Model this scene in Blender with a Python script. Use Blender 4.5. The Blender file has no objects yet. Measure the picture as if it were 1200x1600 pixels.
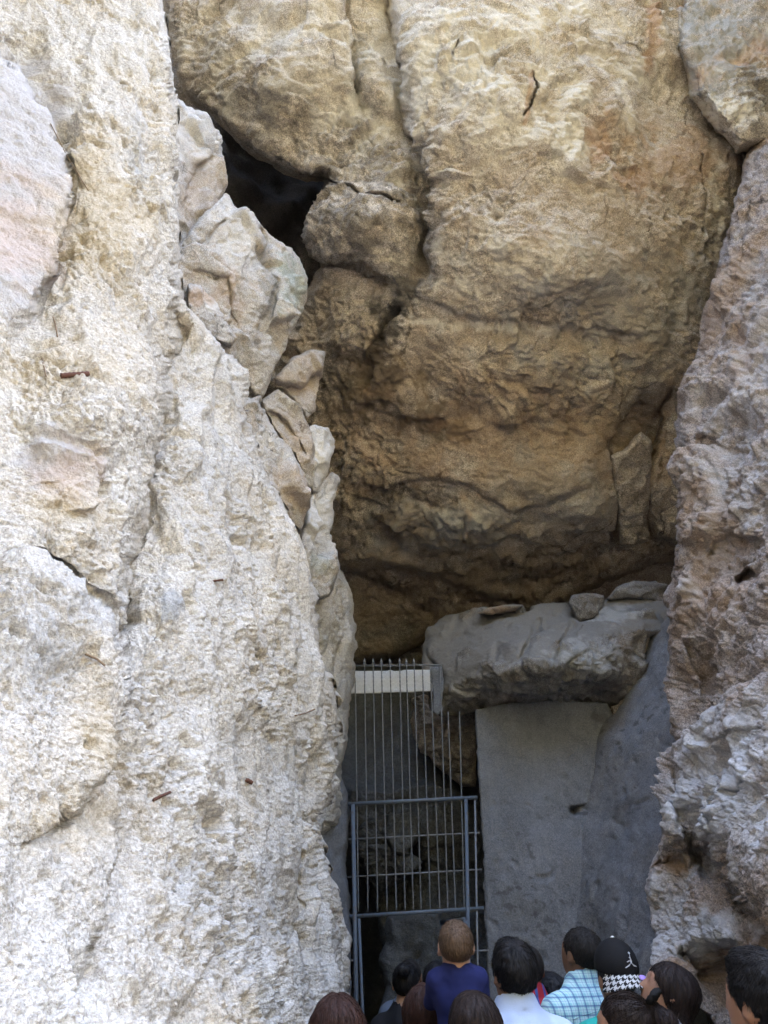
import bpy, math, random
import numpy as np
from mathutils import Matrix, Vector, Euler

random.seed(7); np.random.seed(7)
R = math.radians
scene = bpy.context.scene
COL = scene.collection

# ------------------------------------------------------------------ camera
PITCH, ROLL, FPX, CAMZ = R(30.6), R(-1.6), 1164.0, 1.62
cam_d = bpy.data.cameras.new('camera'); cam = bpy.data.objects.new('camera', cam_d); COL.objects.link(cam)
cam_d.sensor_fit = 'VERTICAL'; cam_d.sensor_height = 24.0; cam_d.lens = 24.0 * FPX / 1600.0
cam_d.clip_start = 0.05; cam_d.clip_end = 3000
CR = Matrix.Rotation(R(90) + PITCH, 3, 'X') @ Matrix.Rotation(ROLL, 3, 'Z')
cam.matrix_world = Matrix.Translation((0, 0, CAMZ)) @ CR.to_4x4()
scene.camera = cam
CRN = np.array(CR)

# ------------------------------------------------------------------ sky, sun, exposure
SUN_EL, SUN_AZ = R(58), R(38)          # azimuth measured clockwise from +Y (the way into the cave)
w = bpy.data.worlds.new('World'); scene.world = w; w.use_nodes = True
nt = w.node_tree; bg = nt.nodes['Background']
sky = nt.nodes.new('ShaderNodeTexSky'); sky.sky_type = 'NISHITA'; sky.sun_disc = False
sky.sun_elevation = SUN_EL; sky.sun_rotation = SUN_AZ; sky.air_density = 1.0; sky.dust_density = 3.0
nt.links.new(sky.outputs[0], bg.inputs[0]); bg.inputs[1].default_value = 0.12
sun_d = bpy.data.lights.new('sun', 'SUN'); sun = bpy.data.objects.new('sun', sun_d); COL.objects.link(sun)
sun_d.energy = 4.0; sun_d.angle = R(0.55); sun_d.color = (1.0, 0.93, 0.82)
sdir = Vector((math.sin(SUN_AZ) * math.cos(SUN_EL), math.cos(SUN_AZ) * math.cos(SUN_EL), math.sin(SUN_EL)))
sun.rotation_euler = sdir.to_track_quat('Z', 'Y').to_euler()
sun.location = (0, -20, 30)
vs = scene.view_settings
scene.cycles.adaptive_threshold = 0.02
scene.display_settings.display_device = 'sRGB'
vs.view_transform = 'Standard'; vs.look = 'None'; vs.gamma = 1.0; vs.exposure = 4.36; vs.use_curve_mapping = False

# ------------------------------------------------------------------ helpers: names, labels
def tag(o, label=None, cat=None, group=None, kind=None):
    if label: o['label'] = label
    if cat: o['category'] = cat
    if group: o['group'] = group
    if kind: o['kind'] = kind
    return o
def empty(name, loc=(0, 0, 0), rz=0.0):
    o = bpy.data.objects.new(name, None); COL.objects.link(o)
    o.location = loc; o.rotation_euler = (0, 0, rz); o.empty_display_size = 0.1
    return o
def link(name, me, mat=None, parent=None):
    o = bpy.data.objects.new(name, me); COL.objects.link(o)
    if mat is not None:
        for m in (mat if isinstance(mat, (list, tuple)) else [mat]): me.materials.append(m)
    if parent is not None: o.parent = parent
    return o
def np_mesh(name, v, quads, tris=None, smooth=True):
    me = bpy.data.meshes.new(name)
    quads = np.asarray(quads, np.int32).reshape(-1, 4)
    tris = np.zeros((0, 3), np.int32) if tris is None else np.asarray(tris, np.int32).reshape(-1, 3)
    nq, n3 = len(quads), len(tris)
    me.vertices.add(len(v)); me.vertices.foreach_set('co', np.asarray(v, np.float32).ravel())
    me.loops.add(nq * 4 + n3 * 3); me.polygons.add(nq + n3)
    me.loops.foreach_set('vertex_index', np.concatenate([quads.ravel(), tris.ravel()]).astype(np.int32))
    st = np.concatenate([np.arange(nq) * 4, nq * 4 + np.arange(n3) * 3]).astype(np.int32)
    me.polygons.foreach_set('loop_start', st)
    if smooth: me.polygons.foreach_set('use_smooth', np.ones(nq + n3, bool))
    me.update(calc_edges=True)
    return me

# ------------------------------------------------------------------ helpers: noise
def _hash(ix, iy, iz, seed):
    h = (ix.astype(np.uint32) * np.uint32(374761393)) ^ (iy.astype(np.uint32) * np.uint32(668265263)) ^ \
        (iz.astype(np.uint32) * np.uint32(2147483647 - 19)) ^ np.uint32((seed * 1274126177) & 0xffffffff)
    h = (h ^ (h >> np.uint32(13))) * np.uint32(1274126177)
    h = (h ^ (h >> np.uint32(15))) * np.uint32(2246822519)
    return h ^ (h >> np.uint32(16))
def perlin(p, seed=0):
    p = np.asarray(p, np.float32)
    i = np.floor(p); f = p - i; i = i.astype(np.int32)
    u = f * f * f * (f * (f * 6 - 15) + 10)
    out = np.zeros(len(p), np.float32)
    for c in range(8):
        cx, cy, cz = c & 1, (c >> 1) & 1, c >> 2
        h = _hash(i[:, 0] + cx, i[:, 1] + cy, i[:, 2] + cz, seed)
        gx = (h & np.uint32(255)).astype(np.float32) / 127.5 - 1
        gy = ((h >> np.uint32(8)) & np.uint32(255)).astype(np.float32) / 127.5 - 1
        gz = ((h >> np.uint32(16)) & np.uint32(255)).astype(np.float32) / 127.5 - 1
        wgt = (u[:, 0] if cx else 1 - u[:, 0]) * (u[:, 1] if cy else 1 - u[:, 1]) * (u[:, 2] if cz else 1 - u[:, 2])
        out += wgt * (gx * (f[:, 0] - cx) + gy * (f[:, 1] - cy) + gz * (f[:, 2] - cz))
    return out * 1.3
def fbm(p, o=4, seed=0, gain=0.5, mode=0):
    s = np.zeros(len(p), np.float32); a = 1.0; q = np.asarray(p, np.float32)
    for k in range(o):
        n = perlin(q, seed + k * 17)
        s += a * (n if mode == 0 else np.abs(n) * 2 - 0.5 if mode == 1 else 0.5 - np.abs(n) * 2)
        q = q * 2.03 + 3.7; a *= gain
    return s
def facet(p, seed=0, tilt=0.6, soft=32.0):
    """broken-rock relief: every cell is its own tilted plane, worn where planes meet"""
    p = np.asarray(p, np.float32)
    b = np.floor(p - 0.5).astype(np.int32)
    sw = np.zeros(len(p), np.float32); sh = sw.copy()
    for c in range(8):
        ix, iy, iz = b[:, 0] + (c & 1), b[:, 1] + ((c >> 1) & 1), b[:, 2] + (c >> 2)
        h = _hash(ix, iy, iz, seed); g = _hash(ix, iy, iz, seed + 91)
        dx = p[:, 0] - ix - 0.15 - 0.7 * (h & np.uint32(255)).astype(np.float32) / 255
        dy = p[:, 1] - iy - 0.15 - 0.7 * ((h >> np.uint32(8)) & np.uint32(255)).astype(np.float32) / 255
        dz = p[:, 2] - iz - 0.15 - 0.7 * ((h >> np.uint32(16)) & np.uint32(255)).astype(np.float32) / 255
        gx = (g & np.uint32(255)).astype(np.float32) / 127.5 - 1
        gy = ((g >> np.uint32(8)) & np.uint32(255)).astype(np.float32) / 127.5 - 1
        gz = ((g >> np.uint32(16)) & np.uint32(255)).astype(np.float32) / 127.5 - 1
        wgt = np.exp(-soft * np.sqrt(dx * dx + dy * dy + dz * dz))
        sw += wgt; sh += wgt * (tilt * (gx * dx + gy * dy + gz * dz) + ((g >> np.uint32(24)).astype(np.float32) / 127.5 - 1) * 0.5)
    return (sh / (sw + 1e-20),)
def sstep(a, b, x):
    t = np.clip((x - a) / (b - a), 0, 1); return t * t * (3 - 2 * t)

# ------------------------------------------------------------------ helpers: rays and rock masses
def rays(px, py):
    c = np.stack([(np.asarray(px, np.float64) - 600) / FPX, (800 - np.asarray(py, np.float64)) / FPX, -np.ones(np.shape(px))], -1)
    return c @ CRN.T
def at(px, py, Y):
    d = rays(px, py); Y = np.asarray(Y, np.float64)
    return np.array([0, 0, CAMZ]) + d * (Y / d[..., 1])[..., None]
def V(px, py, Y): return Vector(at(px, py, Y))
def tps(ctrl, x, y):
    c = np.array(ctrl, np.float64); P = c[:, :2] / 400.0; n = len(P)
    d2 = ((P[:, None] - P[None]) ** 2).sum(-1); K = np.where(d2 > 0, d2 * np.log(d2 + 1e-20), 0) + np.eye(n) * 0.002
    A = np.zeros((n + 3, n + 3)); A[:n, :n] = K; A[:n, n] = 1; A[:n, n + 1:] = P; A[n:, :n] = A[:n, n:].T
    sol = np.linalg.solve(A, np.concatenate([c[:, 2], [0, 0, 0]])).astype(np.float32)
    X = (x / 400).astype(np.float32); Yy = (y / 400).astype(np.float32)
    out = sol[n] + sol[n + 1] * X + sol[n + 2] * Yy
    for k in range(n):
        r = (X - np.float32(P[k, 0])) ** 2 + (Yy - np.float32(P[k, 1])) ** 2
        out = out + sol[k] * r * np.log(r + 1e-12)
    return out
def axis(lo, hi, step, flo, fhi):
    a = list(np.arange(max(lo, flo), min(hi, fhi) + step, step))
    if lo < flo:
        s, x, b = step, a[0], []
        while x > lo: s = min(s * 1.05, 14); x -= s; b.append(x)
        a = b[::-1] + a
    if hi > fhi:
        s, x = step, a[-1]
        while x < hi: s = min(s * 1.05, 14); x += s; a.append(x)
    return np.array(a)
def roughen(poly, amp, seed, seg=14.0):
    rng = np.random.RandomState(seed); out = []
    n = len(poly)
    for k in range(n):
        a, b = np.array(poly[k], float), np.array(poly[(k + 1) % n], float)
        L = np.hypot(*(b - a)); m = max(1, int(L / seg)); m = min(m, 60)
        nn = np.array([-(b - a)[1], (b - a)[0]]) / max(L, 1e-6)
        for j in range(m):
            t = j / m; q = a + (b - a) * t
            if 0 < j: q = q + nn * rng.uniform(-amp, amp)
            out.append(q)
    return np.array(out)
def seg_dist(px, py, line, signed=False):
    best = np.full(px.shape, 1e9, np.float32); sg = np.zeros(px.shape, np.float32); tt = np.zeros(px.shape, np.float32)
    line = [np.array(q, np.float32) for q in line]
    Ls = [float(np.hypot(*(line[k + 1] - line[k]))) for k in range(len(line) - 1)]; tot = sum(Ls); acc = 0.0
    for k in range(len(line) - 1):
        a, b = line[k], line[k + 1]; d = b - a; L2 = float(d @ d) + 1e-9
        t = np.clip(((px - a[0]) * d[0] + (py - a[1]) * d[1]) / L2, 0, 1)
        dd = np.hypot(px - a[0] - t * d[0], py - a[1] - t * d[1])
        m = dd < best
        best = np.where(m, dd, best)
        if signed:
            cr = d[0] * (py - a[1]) - d[1] * (px - a[0])
            sg = np.where(m, cr, sg); tt = np.where(m, (acc + t * Ls[k]) / tot, tt)
        acc += Ls[k]
    return (best, sg, tt) if signed else best
def apply_feats(Y, px, py, feats, seed):
    """ledge: one side of a line steps back (side L = larger x going down / above going right); groove; bump"""
    if not feats: return Y
    q = np.stack([px / 45.0, py / 45.0, np.full(px.shape, seed * 1.37)], -1).reshape(-1, 3)
    wx = (fbm(q, 3, seed + 5) * 9).reshape(px.shape); wy = (fbm(q + 31, 3, seed + 6) * 9).reshape(px.shape)
    X, Z = (px + wx).astype(np.float32), (py + wy).astype(np.float32)
    for f in feats:
        if f[0] == 'bump':
            _, cx, cy, rx, ry, amp = f
            Y = Y + amp * np.exp(-((X - cx) / rx) ** 2 - ((Z - cy) / ry) ** 2)
        elif f[0] == 'groove':
            _, line, amp, wd = f
            d, s, t = seg_dist(X, Z, line, True)
            Y = Y + amp * np.exp(-(d / wd) ** 2) * sstep(0, .12, t) * sstep(0, .12, 1 - t)
        else:
            _, line, amp, wd, side = f
            d, s, t = seg_dist(X, Z, line, True)
            d = np.where(s < 0, d, -d) if side == 'L' else np.where(s > 0, d, -d)
            fade = sstep(0, .15, t) * sstep(0, .15, 1 - t)
            Y = Y + amp * fade * np.where(d > 0, np.exp(-d / wd), np.exp(np.minimum(d, 0) / max(2.5, abs(amp) * 22)))
    return Y
TRI = [0]
def relief(name, poly, ctrl, disp, mat, step=2.0, feats=(), round_px=14, round_d=0.25, thick=0.6, edge=3.0, seed=1,
           masks=None, parent=None, fine=(-24, -24, 1224, 1624)):
    """a rock mass: outline and distances laid out from the survey points, real relief along the normals, sides and back closed behind"""
    pr = roughen(roughen(poly, edge, seed, 16.0), edge * .5, seed + 1, 5.0) if edge else np.array(poly, float)
    lo, hi = pr.min(0), pr.max(0)
    xs = axis(lo[0] - step, hi[0] + step, step, fine[0], fine[2]); ys = axis(lo[1] - step, hi[1] + step, step, fine[1], fine[3])
    nx, ny = len(xs), len(ys)
    px, py = np.meshgrid(xs, ys)
    mask = np.zeros((ny, nx), bool)
    A, B = pr, np.roll(pr, -1, 0)
    for j, y in enumerate(ys):
        m = (A[:, 1] <= y) != (B[:, 1] <= y)
        if not m.any(): continue
        a, b = A[m], B[m]
        cx = np.sort(a[:, 0] + (y - a[:, 1]) / (b[:, 1] - a[:, 1]) * (b[:, 0] - a[:, 0]))
        mask[j] = (np.searchsorted(cx, xs) % 2) == 1
    Y = tps(ctrl, px, py)
    Y = apply_feats(Y, px.astype(np.float32), py.astype(np.float32), feats, seed)
    n = len(poly); dm = np.full(px.shape, 1e9, np.float32)
    out = lambda q: q[0] < -20 or q[0] > 1220 or q[1] < -20 or q[1] > 1620
    for k in range(n):
        a, b = poly[k], poly[(k + 1) % n]
        if out(a) and out(b): continue
        dm = np.minimum(dm, seg_dist(px.astype(np.float32), py.astype(np.float32), [a, b]))
    t = np.clip(1 - dm / round_px, 0, 1)
    Y = Y + round_d * (1 - np.sqrt(np.maximum(1 - t * t, 0)))
    pos = at(px, py, Y)
    Yb = Y                                   # relief grows along the broad normal, so steep steps stay clean
    for _ in range(2):
        for ax in (0, 1):
            r = 5; pad = [(0, 0), (0, 0)]; pad[ax] = (r + 1, r); cs = np.cumsum(np.pad(Yb, pad, mode='edge'), axis=ax)
            n_ = Yb.shape[ax]; Yb = (np.take(cs, np.arange(2 * r + 1, 2 * r + 1 + n_), ax) - np.take(cs, np.arange(n_), ax)) / (2 * r + 1)
    pb = at(px, py, Yb)
    du = np.gradient(pb, axis=1); dv = np.gradient(pb, axis=0)
    nrm = np.cross(dv, du); nrm /= np.linalg.norm(nrm, axis=-1, keepdims=True) + 1e-12
    view = pos - np.array([0, 0, CAMZ])
    nrm *= -np.sign((nrm * view).sum(-1, keepdims=True))
    idx = np.full((ny, nx), -1, np.int64)
    cell = mask[:-1, :-1] & mask[1:, :-1] & mask[:-1, 1:] & mask[1:, 1:]
    used = np.zeros((ny, nx), bool)
    used[:-1, :-1] |= cell; used[1:, :-1] |= cell; used[:-1, 1:] |= cell; used[1:, 1:] |= cell
    nv = int(used.sum()); idx[used] = np.arange(nv)
    P = pos[used].astype(np.float32); N = nrm[used].astype(np.float32); ux = px[used].astype(np.float32); uy = py[used].astype(np.float32)
    h = disp(P, ux, uy)
    eu = np.linalg.norm(np.gradient(pos, axis=1), axis=-1) / np.gradient(px, axis=1); ev = np.linalg.norm(np.gradient(pos, axis=0), axis=-1) / np.gradient(py, axis=0)
    el = np.maximum(eu, ev) / (np.linalg.norm(view, axis=-1) / FPX); el = el[used]
    h = h / (1 + (el / 14.0) ** 2)            # long thin faces of open joints stay smooth
    h = h * (0.6 + 0.4 * sstep(0, round_px * 0.9, dm[used]))   # and the rims keep their outline
    # tame the relief where the surface turns away so that the outline stays put
    P = P + N * h[:, None]
    c = np.argwhere(cell); j, i = c[:, 0], c[:, 1]
    q = np.stack([idx[j, i], idx[j + 1, i], idx[j + 1, i + 1], idx[j, i + 1]], 1)
    # open border -> sides running back into the rock
    e = np.concatenate([q[:, [0, 1]], q[:, [1, 2]], q[:, [2, 3]], q[:, [3, 0]]])
    key = e[:, 0] * (nv + 1) + e[:, 1]; rkey = e[:, 1] * (nv + 1) + e[:, 0]
    be = e[~np.isin(key, rkey)]
    bv = np.unique(be); loc = np.full(nv, -1); loc[bv] = np.arange(len(bv))
    # smooth the staircase of the border
    for _ in range(3):
        acc = np.zeros((nv, 3), np.float32); cnt = np.zeros(nv, np.float32)
        np.add.at(acc, be[:, 0], P[be[:, 1]]); np.add.at(acc, be[:, 1], P[be[:, 0]])
        np.add.at(cnt, be[:, 0], 1); np.add.at(cnt, be[:, 1], 1)
        P[bv] = 0.5 * P[bv] + 0.5 * acc[bv] / np.maximum(cnt[bv], 1)[:, None]
    d = P[bv] - np.array([0, 0, CAMZ], np.float32); d /= np.linalg.norm(d, axis=1, keepdims=True)
    cen = P.mean(0); rings = []; K = 4
    for k in range(1, K + 1):
        s = thick * (k / K) ** 1.5
        ring = P[bv] + d * s + (cen - P[bv]) * (0.10 * (k / K) ** 2)
        ring += np.stack([perlin(ring * 4 + 9 * a, seed + a) for a in range(3)], 1) * 0.04 * min(1, thick) * (k > 1)
        rings.append(ring)
    v = np.concatenate([P] + rings); qs = [q]
    a0, a1 = be[:, 0], be[:, 1]
    for k in range(K):
        b0 = nv + k * len(bv) + loc[be[:, 0]]; b1 = nv + k * len(bv) + loc[be[:, 1]]
        qs.append(np.stack([a1, a0, b0, b1], 1)); a0, a1 = b0, b1
    me = np_mesh(name, v, np.concatenate(qs))
    TRI[0] += 2 * sum(len(x) for x in qs)
    for mname, fn in (masks or {}).items():
        val = np.zeros(len(v), np.float32); val[:nv] = np.clip(fn(P, ux, uy), 0, 1)
        at_ = me.attributes.new(mname, 'FLOAT', 'POINT'); at_.data.foreach_set('value', val)
    return link(name, me, mat, parent)
def blob(cx, cy, rx, ry, soft=0.5, ns=0.6, fr=30.0, seed=3):
    """mask of an irregular patch on the rock: a stain, a vein, a bare stone"""
    def f(P, x, y):
        r = np.hypot((x - cx) / rx, (y - cy) / ry)
        nz = fbm(P * (fr / 6.0), 4, seed, 0.6)
        return sstep(1 + soft * .5, 1 - soft, r + nz * ns)
    return f
def streak(line, wd, soft=0.6, ns=0.8, fr=36.0, seed=3):
    def f(P, x, y):
        d = seg_dist(x, y, line) / wd
        return sstep(1 + soft * .5, 1 - soft, d + fbm(P * (fr / 6.0), 4, seed, 0.65) * ns)
    return f
def anyof(*fs):
    return lambda P, x, y: np.maximum.reduce([f(P, x, y) for f in fs])
def scaled(f, k): return lambda P, x, y: f(P, x, y) * k
# ------------------------------------------------------------------ materials
class NT:
    def __init__(s, name):
        s.m = bpy.data.materials.new(name); s.m.use_nodes = True; s.t = s.m.node_tree
        s.b = s.t.nodes['Principled BSDF']; s.tc = s.t.nodes.new('ShaderNodeTexCoord')
    def n(s, kind, **kw):
        o = s.t.nodes.new(kind)
        for k, v in kw.items(): setattr(o, k, v)
        return o
    def l(s, a, b): s.t.links.new(a, b)
    def noise(s, scale, detail=4, rough=0.55, vec=None, dist=0.0):
        o = s.n('ShaderNodeTexNoise'); o.inputs['Scale'].default_value = scale; o.inputs['Detail'].default_value = detail
        o.inputs['Roughness'].default_value = rough; o.inputs['Distortion'].default_value = dist
        s.l(vec or s.tc.outputs['Object'], o.inputs['Vector']); return o.outputs['Fac']
    def ramp(s, fac, stops):
        o = s.n('ShaderNodeValToRGB'); e = o.color_ramp.elements
        while len(e) < len(stops): e.new(0.5)
        for k, (p, c) in enumerate(stops): e[k].position = p; e[k].color = (c[0], c[1], c[2], 1) if not isinstance(c, (int, float)) else (c, c, c, 1)
        s.l(fac, o.inputs['Fac']); return o.outputs['Color']
    def mix(s, fac, a, b, mode='MIX'):
        o = s.n('ShaderNodeMix', data_type='RGBA', blend_type=mode)
        for k, v in ((0, fac), (6, a), (7, b)):
            if isinstance(v, (int, float)): o.inputs[k].default_value = v
            elif isinstance(v, tuple): o.inputs[k].default_value = (v[0], v[1], v[2], 1)
            else: s.l(v, o.inputs[k])
        return o.outputs[2]
    def math(s, op, a, b=0.0, clamp=False):
        o = s.n('ShaderNodeMath', operation=op); o.use_clamp = clamp
        for k, v in ((0, a), (1, b)):
            if isinstance(v, (int, float)): o.inputs[k].default_value = v
            else: s.l(v, o.inputs[k])
        return o.outputs[0]
    def attr(s, name):
        o = s.n('ShaderNodeAttribute', attribute_name=name); return o.outputs['Fac']
    def bump(s, h, dist, strength=1.0, prev=None):
        o = s.n('ShaderNodeBump'); o.inputs['Strength'].default_value = strength; o.inputs['Distance'].default_value = dist
        s.l(h, o.inputs['Height'])
        if prev is not None: s.l(prev, o.inputs['Normal'])
        return o.outputs['Normal']
    def done(s, col=None, rough=0.9, normal=None, spec=0.2, metal=0.0):
        if col is not None:
            if isinstance(col, tuple): s.b.inputs['Base Color'].default_value = (*col[:3], 1)
            else: s.l(col, s.b.inputs['Base Color'])
        if isinstance(rough, (int, float)): s.b.inputs['Roughness'].default_value = rough
        else: s.l(rough, s.b.inputs['Roughness'])
        s.b.inputs['Specular IOR Level'].default_value = spec; s.b.inputs['Metallic'].default_value = metal
        if normal is not None: s.l(normal, s.b.inputs['Normal'])
        return s.m
def rock_mat(name, dark, mid, light, warm, fscale=1.0, bump=0.006, masks=(), spk=0.5, stretch=None, midscale=5.0, crack=0.0):
    """mottled stone: broad tone, mid patches, warm tint, fine speckle, grain bump; masks = (attribute, colour, strength)"""
    t = NT(name); vec = None
    if stretch:
        mp = t.n('ShaderNodeMapping'); mp.inputs['Scale'].default_value = stretch; mp.inputs['Rotation'].default_value = (0.5, 0.3, 0.2)
        t.l(t.tc.outputs['Object'], mp.inputs['Vector']); vec = mp.outputs['Vector']
    def mul(a_, b_): return t.math('MULTIPLY', a_, b_)
    c = t.ramp(t.noise(0.8 * fscale, 4, 0.6, vec), [(0.34, dark), (0.5, mid), (0.66, light)])
    c2 = t.ramp(t.noise(midscale * fscale, 9, 0.78, vec, 0.4), [(0.36, dark), (0.5, mid), (0.63, light)])
    c = t.mix(0.62, c, c2)
    c = t.mix(t.ramp(t.noise(2.0 * fscale, 8, 0.72), [(0.48, 0.0), (0.66, 0.8)]), c, warm)
    grime = mul(t.ramp(t.noise(3.4 * fscale, 9, 0.8, None, 0.5), [(0.54, 0.0), (0.66, 1.0)]), t.ramp(t.noise(0.7 * fscale, 4), [(0.42, 0.0), (0.62, spk * 1.1)]))
    c = t.mix(grime, c, tuple(x * 0.5 for x in dark))
    fine = t.noise(70 * fscale, 5, 0.8)
    c = t.mix(min(1, spk * 1.4), c, t.ramp(fine, [(0.33, 0.18), (0.5, 0.5), (0.66, 0.8)]), 'OVERLAY')
    vor = t.n('ShaderNodeTexVoronoi'); vor.inputs['Scale'].default_value = 115 * fscale; t.l(t.tc.outputs['Object'], vor.inputs['Vector'])
    sep = t.n('ShaderNodeSeparateColor'); t.l(vor.outputs['Color'], sep.inputs[0])
    c = t.mix(spk * 0.55, c, t.ramp(sep.outputs[0], [(0.05, 0.2), (0.5, 0.5), (0.95, 0.82)]), 'OVERLAY')
    fleck = mul(t.ramp(t.noise(17 * fscale, 7, 0.82, None, 0.6), [(0.58, 0.0), (0.66, 1.0)]), t.ramp(t.noise(1.7 * fscale, 5), [(0.45, 0.0), (0.6, 0.8)]))
    c = t.mix(fleck, c, tuple(min(0.85, x * 1.3) for x in light))
    pit = mul(t.ramp(t.noise(38 * fscale, 4, 0.75, None, 0.5), [(0.30, 0.8), (0.38, 0.0)]), spk)
    c = t.mix(pit, c, tuple(x * 0.55 for x in dark))
    crk = None
    if crack:
        wn = t.n('ShaderNodeTexNoise'); wn.inputs['Scale'].default_value = 2.2; wn.inputs['Detail'].default_value = 5; wn.inputs['Roughness'].default_value = .65; t.l(t.tc.outputs['Object'], wn.inputs['Vector'])
        wm = t.n('ShaderNodeMix', data_type='VECTOR'); wm.inputs[0].default_value = 0.3; t.l(t.tc.outputs['Object'], wm.inputs[4]); t.l(wn.outputs['Color'], wm.inputs[5])
        ve = t.n('ShaderNodeTexVoronoi', feature='DISTANCE_TO_EDGE'); ve.inputs['Scale'].default_value = crack; t.l(wm.outputs[1], ve.inputs['Vector'])
        crk = mul(t.ramp(ve.outputs['Distance'], [(0.004, 1.0), (0.016, 0.0)]), t.ramp(t.noise(1.3, 4, .7), [(0.48, 0.0), (0.6, 0.85)]))
        c = t.mix(crk, c, tuple(x * 0.35 for x in dark))
    for (an, colr, st) in masks:
        f = t.math('MULTIPLY', t.attr(an), st)
        c = t.mix(f, c, t.mix(0.5, colr, t.ramp(fine, [(0.3, tuple(x * .6 for x in colr)), (0.7, tuple(min(1, x * 1.35) for x in colr))])))
    b1 = t.bump(t.noise(22 * fscale, 5, 0.7), bump * 2.2)
    b2 = t.bump(t.noise(110 * fscale, 3, 0.65), bump * 0.8, 1.0, b1)
    return t.done(c, 0.92, b2, 0.15)
M = {}
BLK, PAL, RST = (0.05, 0.045, 0.04), (0.62, 0.58, 0.5), (0.33, 0.17, 0.08)
M['shotcrete'] = rock_mat('shotcrete', (0.425, 0.393, 0.347), (0.495, 0.463, 0.416), (0.57, 0.54, 0.492), (0.49, 0.43, 0.34), 1.0, 0.008,
                          [('stone', (0.43, 0.41, 0.40), 0.9), ('pink', (0.46, 0.37, 0.315), 0.7), ('ochre', (0.48, 0.39, 0.25), 0.45), ('cement', (0.37, 0.375, 0.38), 0.85)], 0.42, None, 3.2)
M['overhang'] = rock_mat('overhang_rock', (0.25, 0.212, 0.178), (0.39, 0.342, 0.287), (0.53, 0.478, 0.41), (0.385, 0.31, 0.232), 1.0, 0.007,
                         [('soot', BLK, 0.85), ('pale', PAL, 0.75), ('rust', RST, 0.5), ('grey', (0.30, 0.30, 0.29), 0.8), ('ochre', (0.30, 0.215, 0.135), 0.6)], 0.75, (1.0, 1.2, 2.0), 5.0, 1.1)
M['rightrock'] = rock_mat('right_rock', (0.21, 0.175, 0.15), (0.30, 0.255, 0.225), (0.43, 0.38, 0.345), (0.30, 0.215, 0.15), 1.2, 0.007,
                          [('soot', (0.10, 0.075, 0.055), 0.7), ('pale', (0.56, 0.535, 0.505), 0.5), ('rust', (0.30, 0.19, 0.11), 0.7), ('grey', (0.54, 0.54, 0.545), 0.85)], 0.7, None, 5.0, 1.0)
M['boulder'] = rock_mat('boulder_stone', (0.29, 0.27, 0.25), (0.41, 0.385, 0.355), (0.53, 0.505, 0.47), (0.41, 0.33, 0.235), 1.5, 0.005,
                        [('soot', (0.10, 0.10, 0.10), 0.6), ('pale', (0.72, 0.70, 0.67), 0.7), ('rust', (0.42, 0.29, 0.19), 0.6), ('grey', (0.22, 0.30, 0.26), 0.6)], 0.55, (1, 1, .6), 4.0, 2.4)
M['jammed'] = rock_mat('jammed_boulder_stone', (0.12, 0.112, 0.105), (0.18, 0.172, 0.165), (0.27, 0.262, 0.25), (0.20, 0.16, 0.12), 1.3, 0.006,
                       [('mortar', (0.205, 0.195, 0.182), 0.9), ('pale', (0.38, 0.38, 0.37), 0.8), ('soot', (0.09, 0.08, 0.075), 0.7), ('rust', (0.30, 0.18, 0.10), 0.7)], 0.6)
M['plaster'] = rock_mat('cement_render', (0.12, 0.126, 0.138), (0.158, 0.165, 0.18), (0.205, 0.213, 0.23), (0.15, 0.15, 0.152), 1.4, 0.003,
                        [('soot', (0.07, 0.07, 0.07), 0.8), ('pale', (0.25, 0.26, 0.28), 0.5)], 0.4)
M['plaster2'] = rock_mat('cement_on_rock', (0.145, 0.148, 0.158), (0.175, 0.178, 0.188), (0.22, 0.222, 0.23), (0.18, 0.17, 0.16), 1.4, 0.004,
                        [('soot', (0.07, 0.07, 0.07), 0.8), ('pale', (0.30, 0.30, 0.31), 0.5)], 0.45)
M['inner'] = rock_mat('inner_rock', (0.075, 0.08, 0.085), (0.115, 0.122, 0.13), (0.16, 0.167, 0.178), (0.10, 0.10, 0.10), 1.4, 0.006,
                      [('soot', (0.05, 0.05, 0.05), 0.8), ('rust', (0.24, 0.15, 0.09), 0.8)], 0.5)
M['ground'] = rock_mat('dusty_ground', (0.20, 0.18, 0.15), (0.26, 0.23, 0.19), (0.33, 0.29, 0.24), (0.27, 0.22, 0.17), 0.7, 0.01)
M['added_slope'] = rock_mat('added_dark_slope', (0.05, 0.055, 0.03), (0.085, 0.085, 0.045), (0.14, 0.125, 0.075), (0.13, 0.10, 0.06), 0.5, 0.05)  # dark cover of the added slope, so it bounces little light
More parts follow.
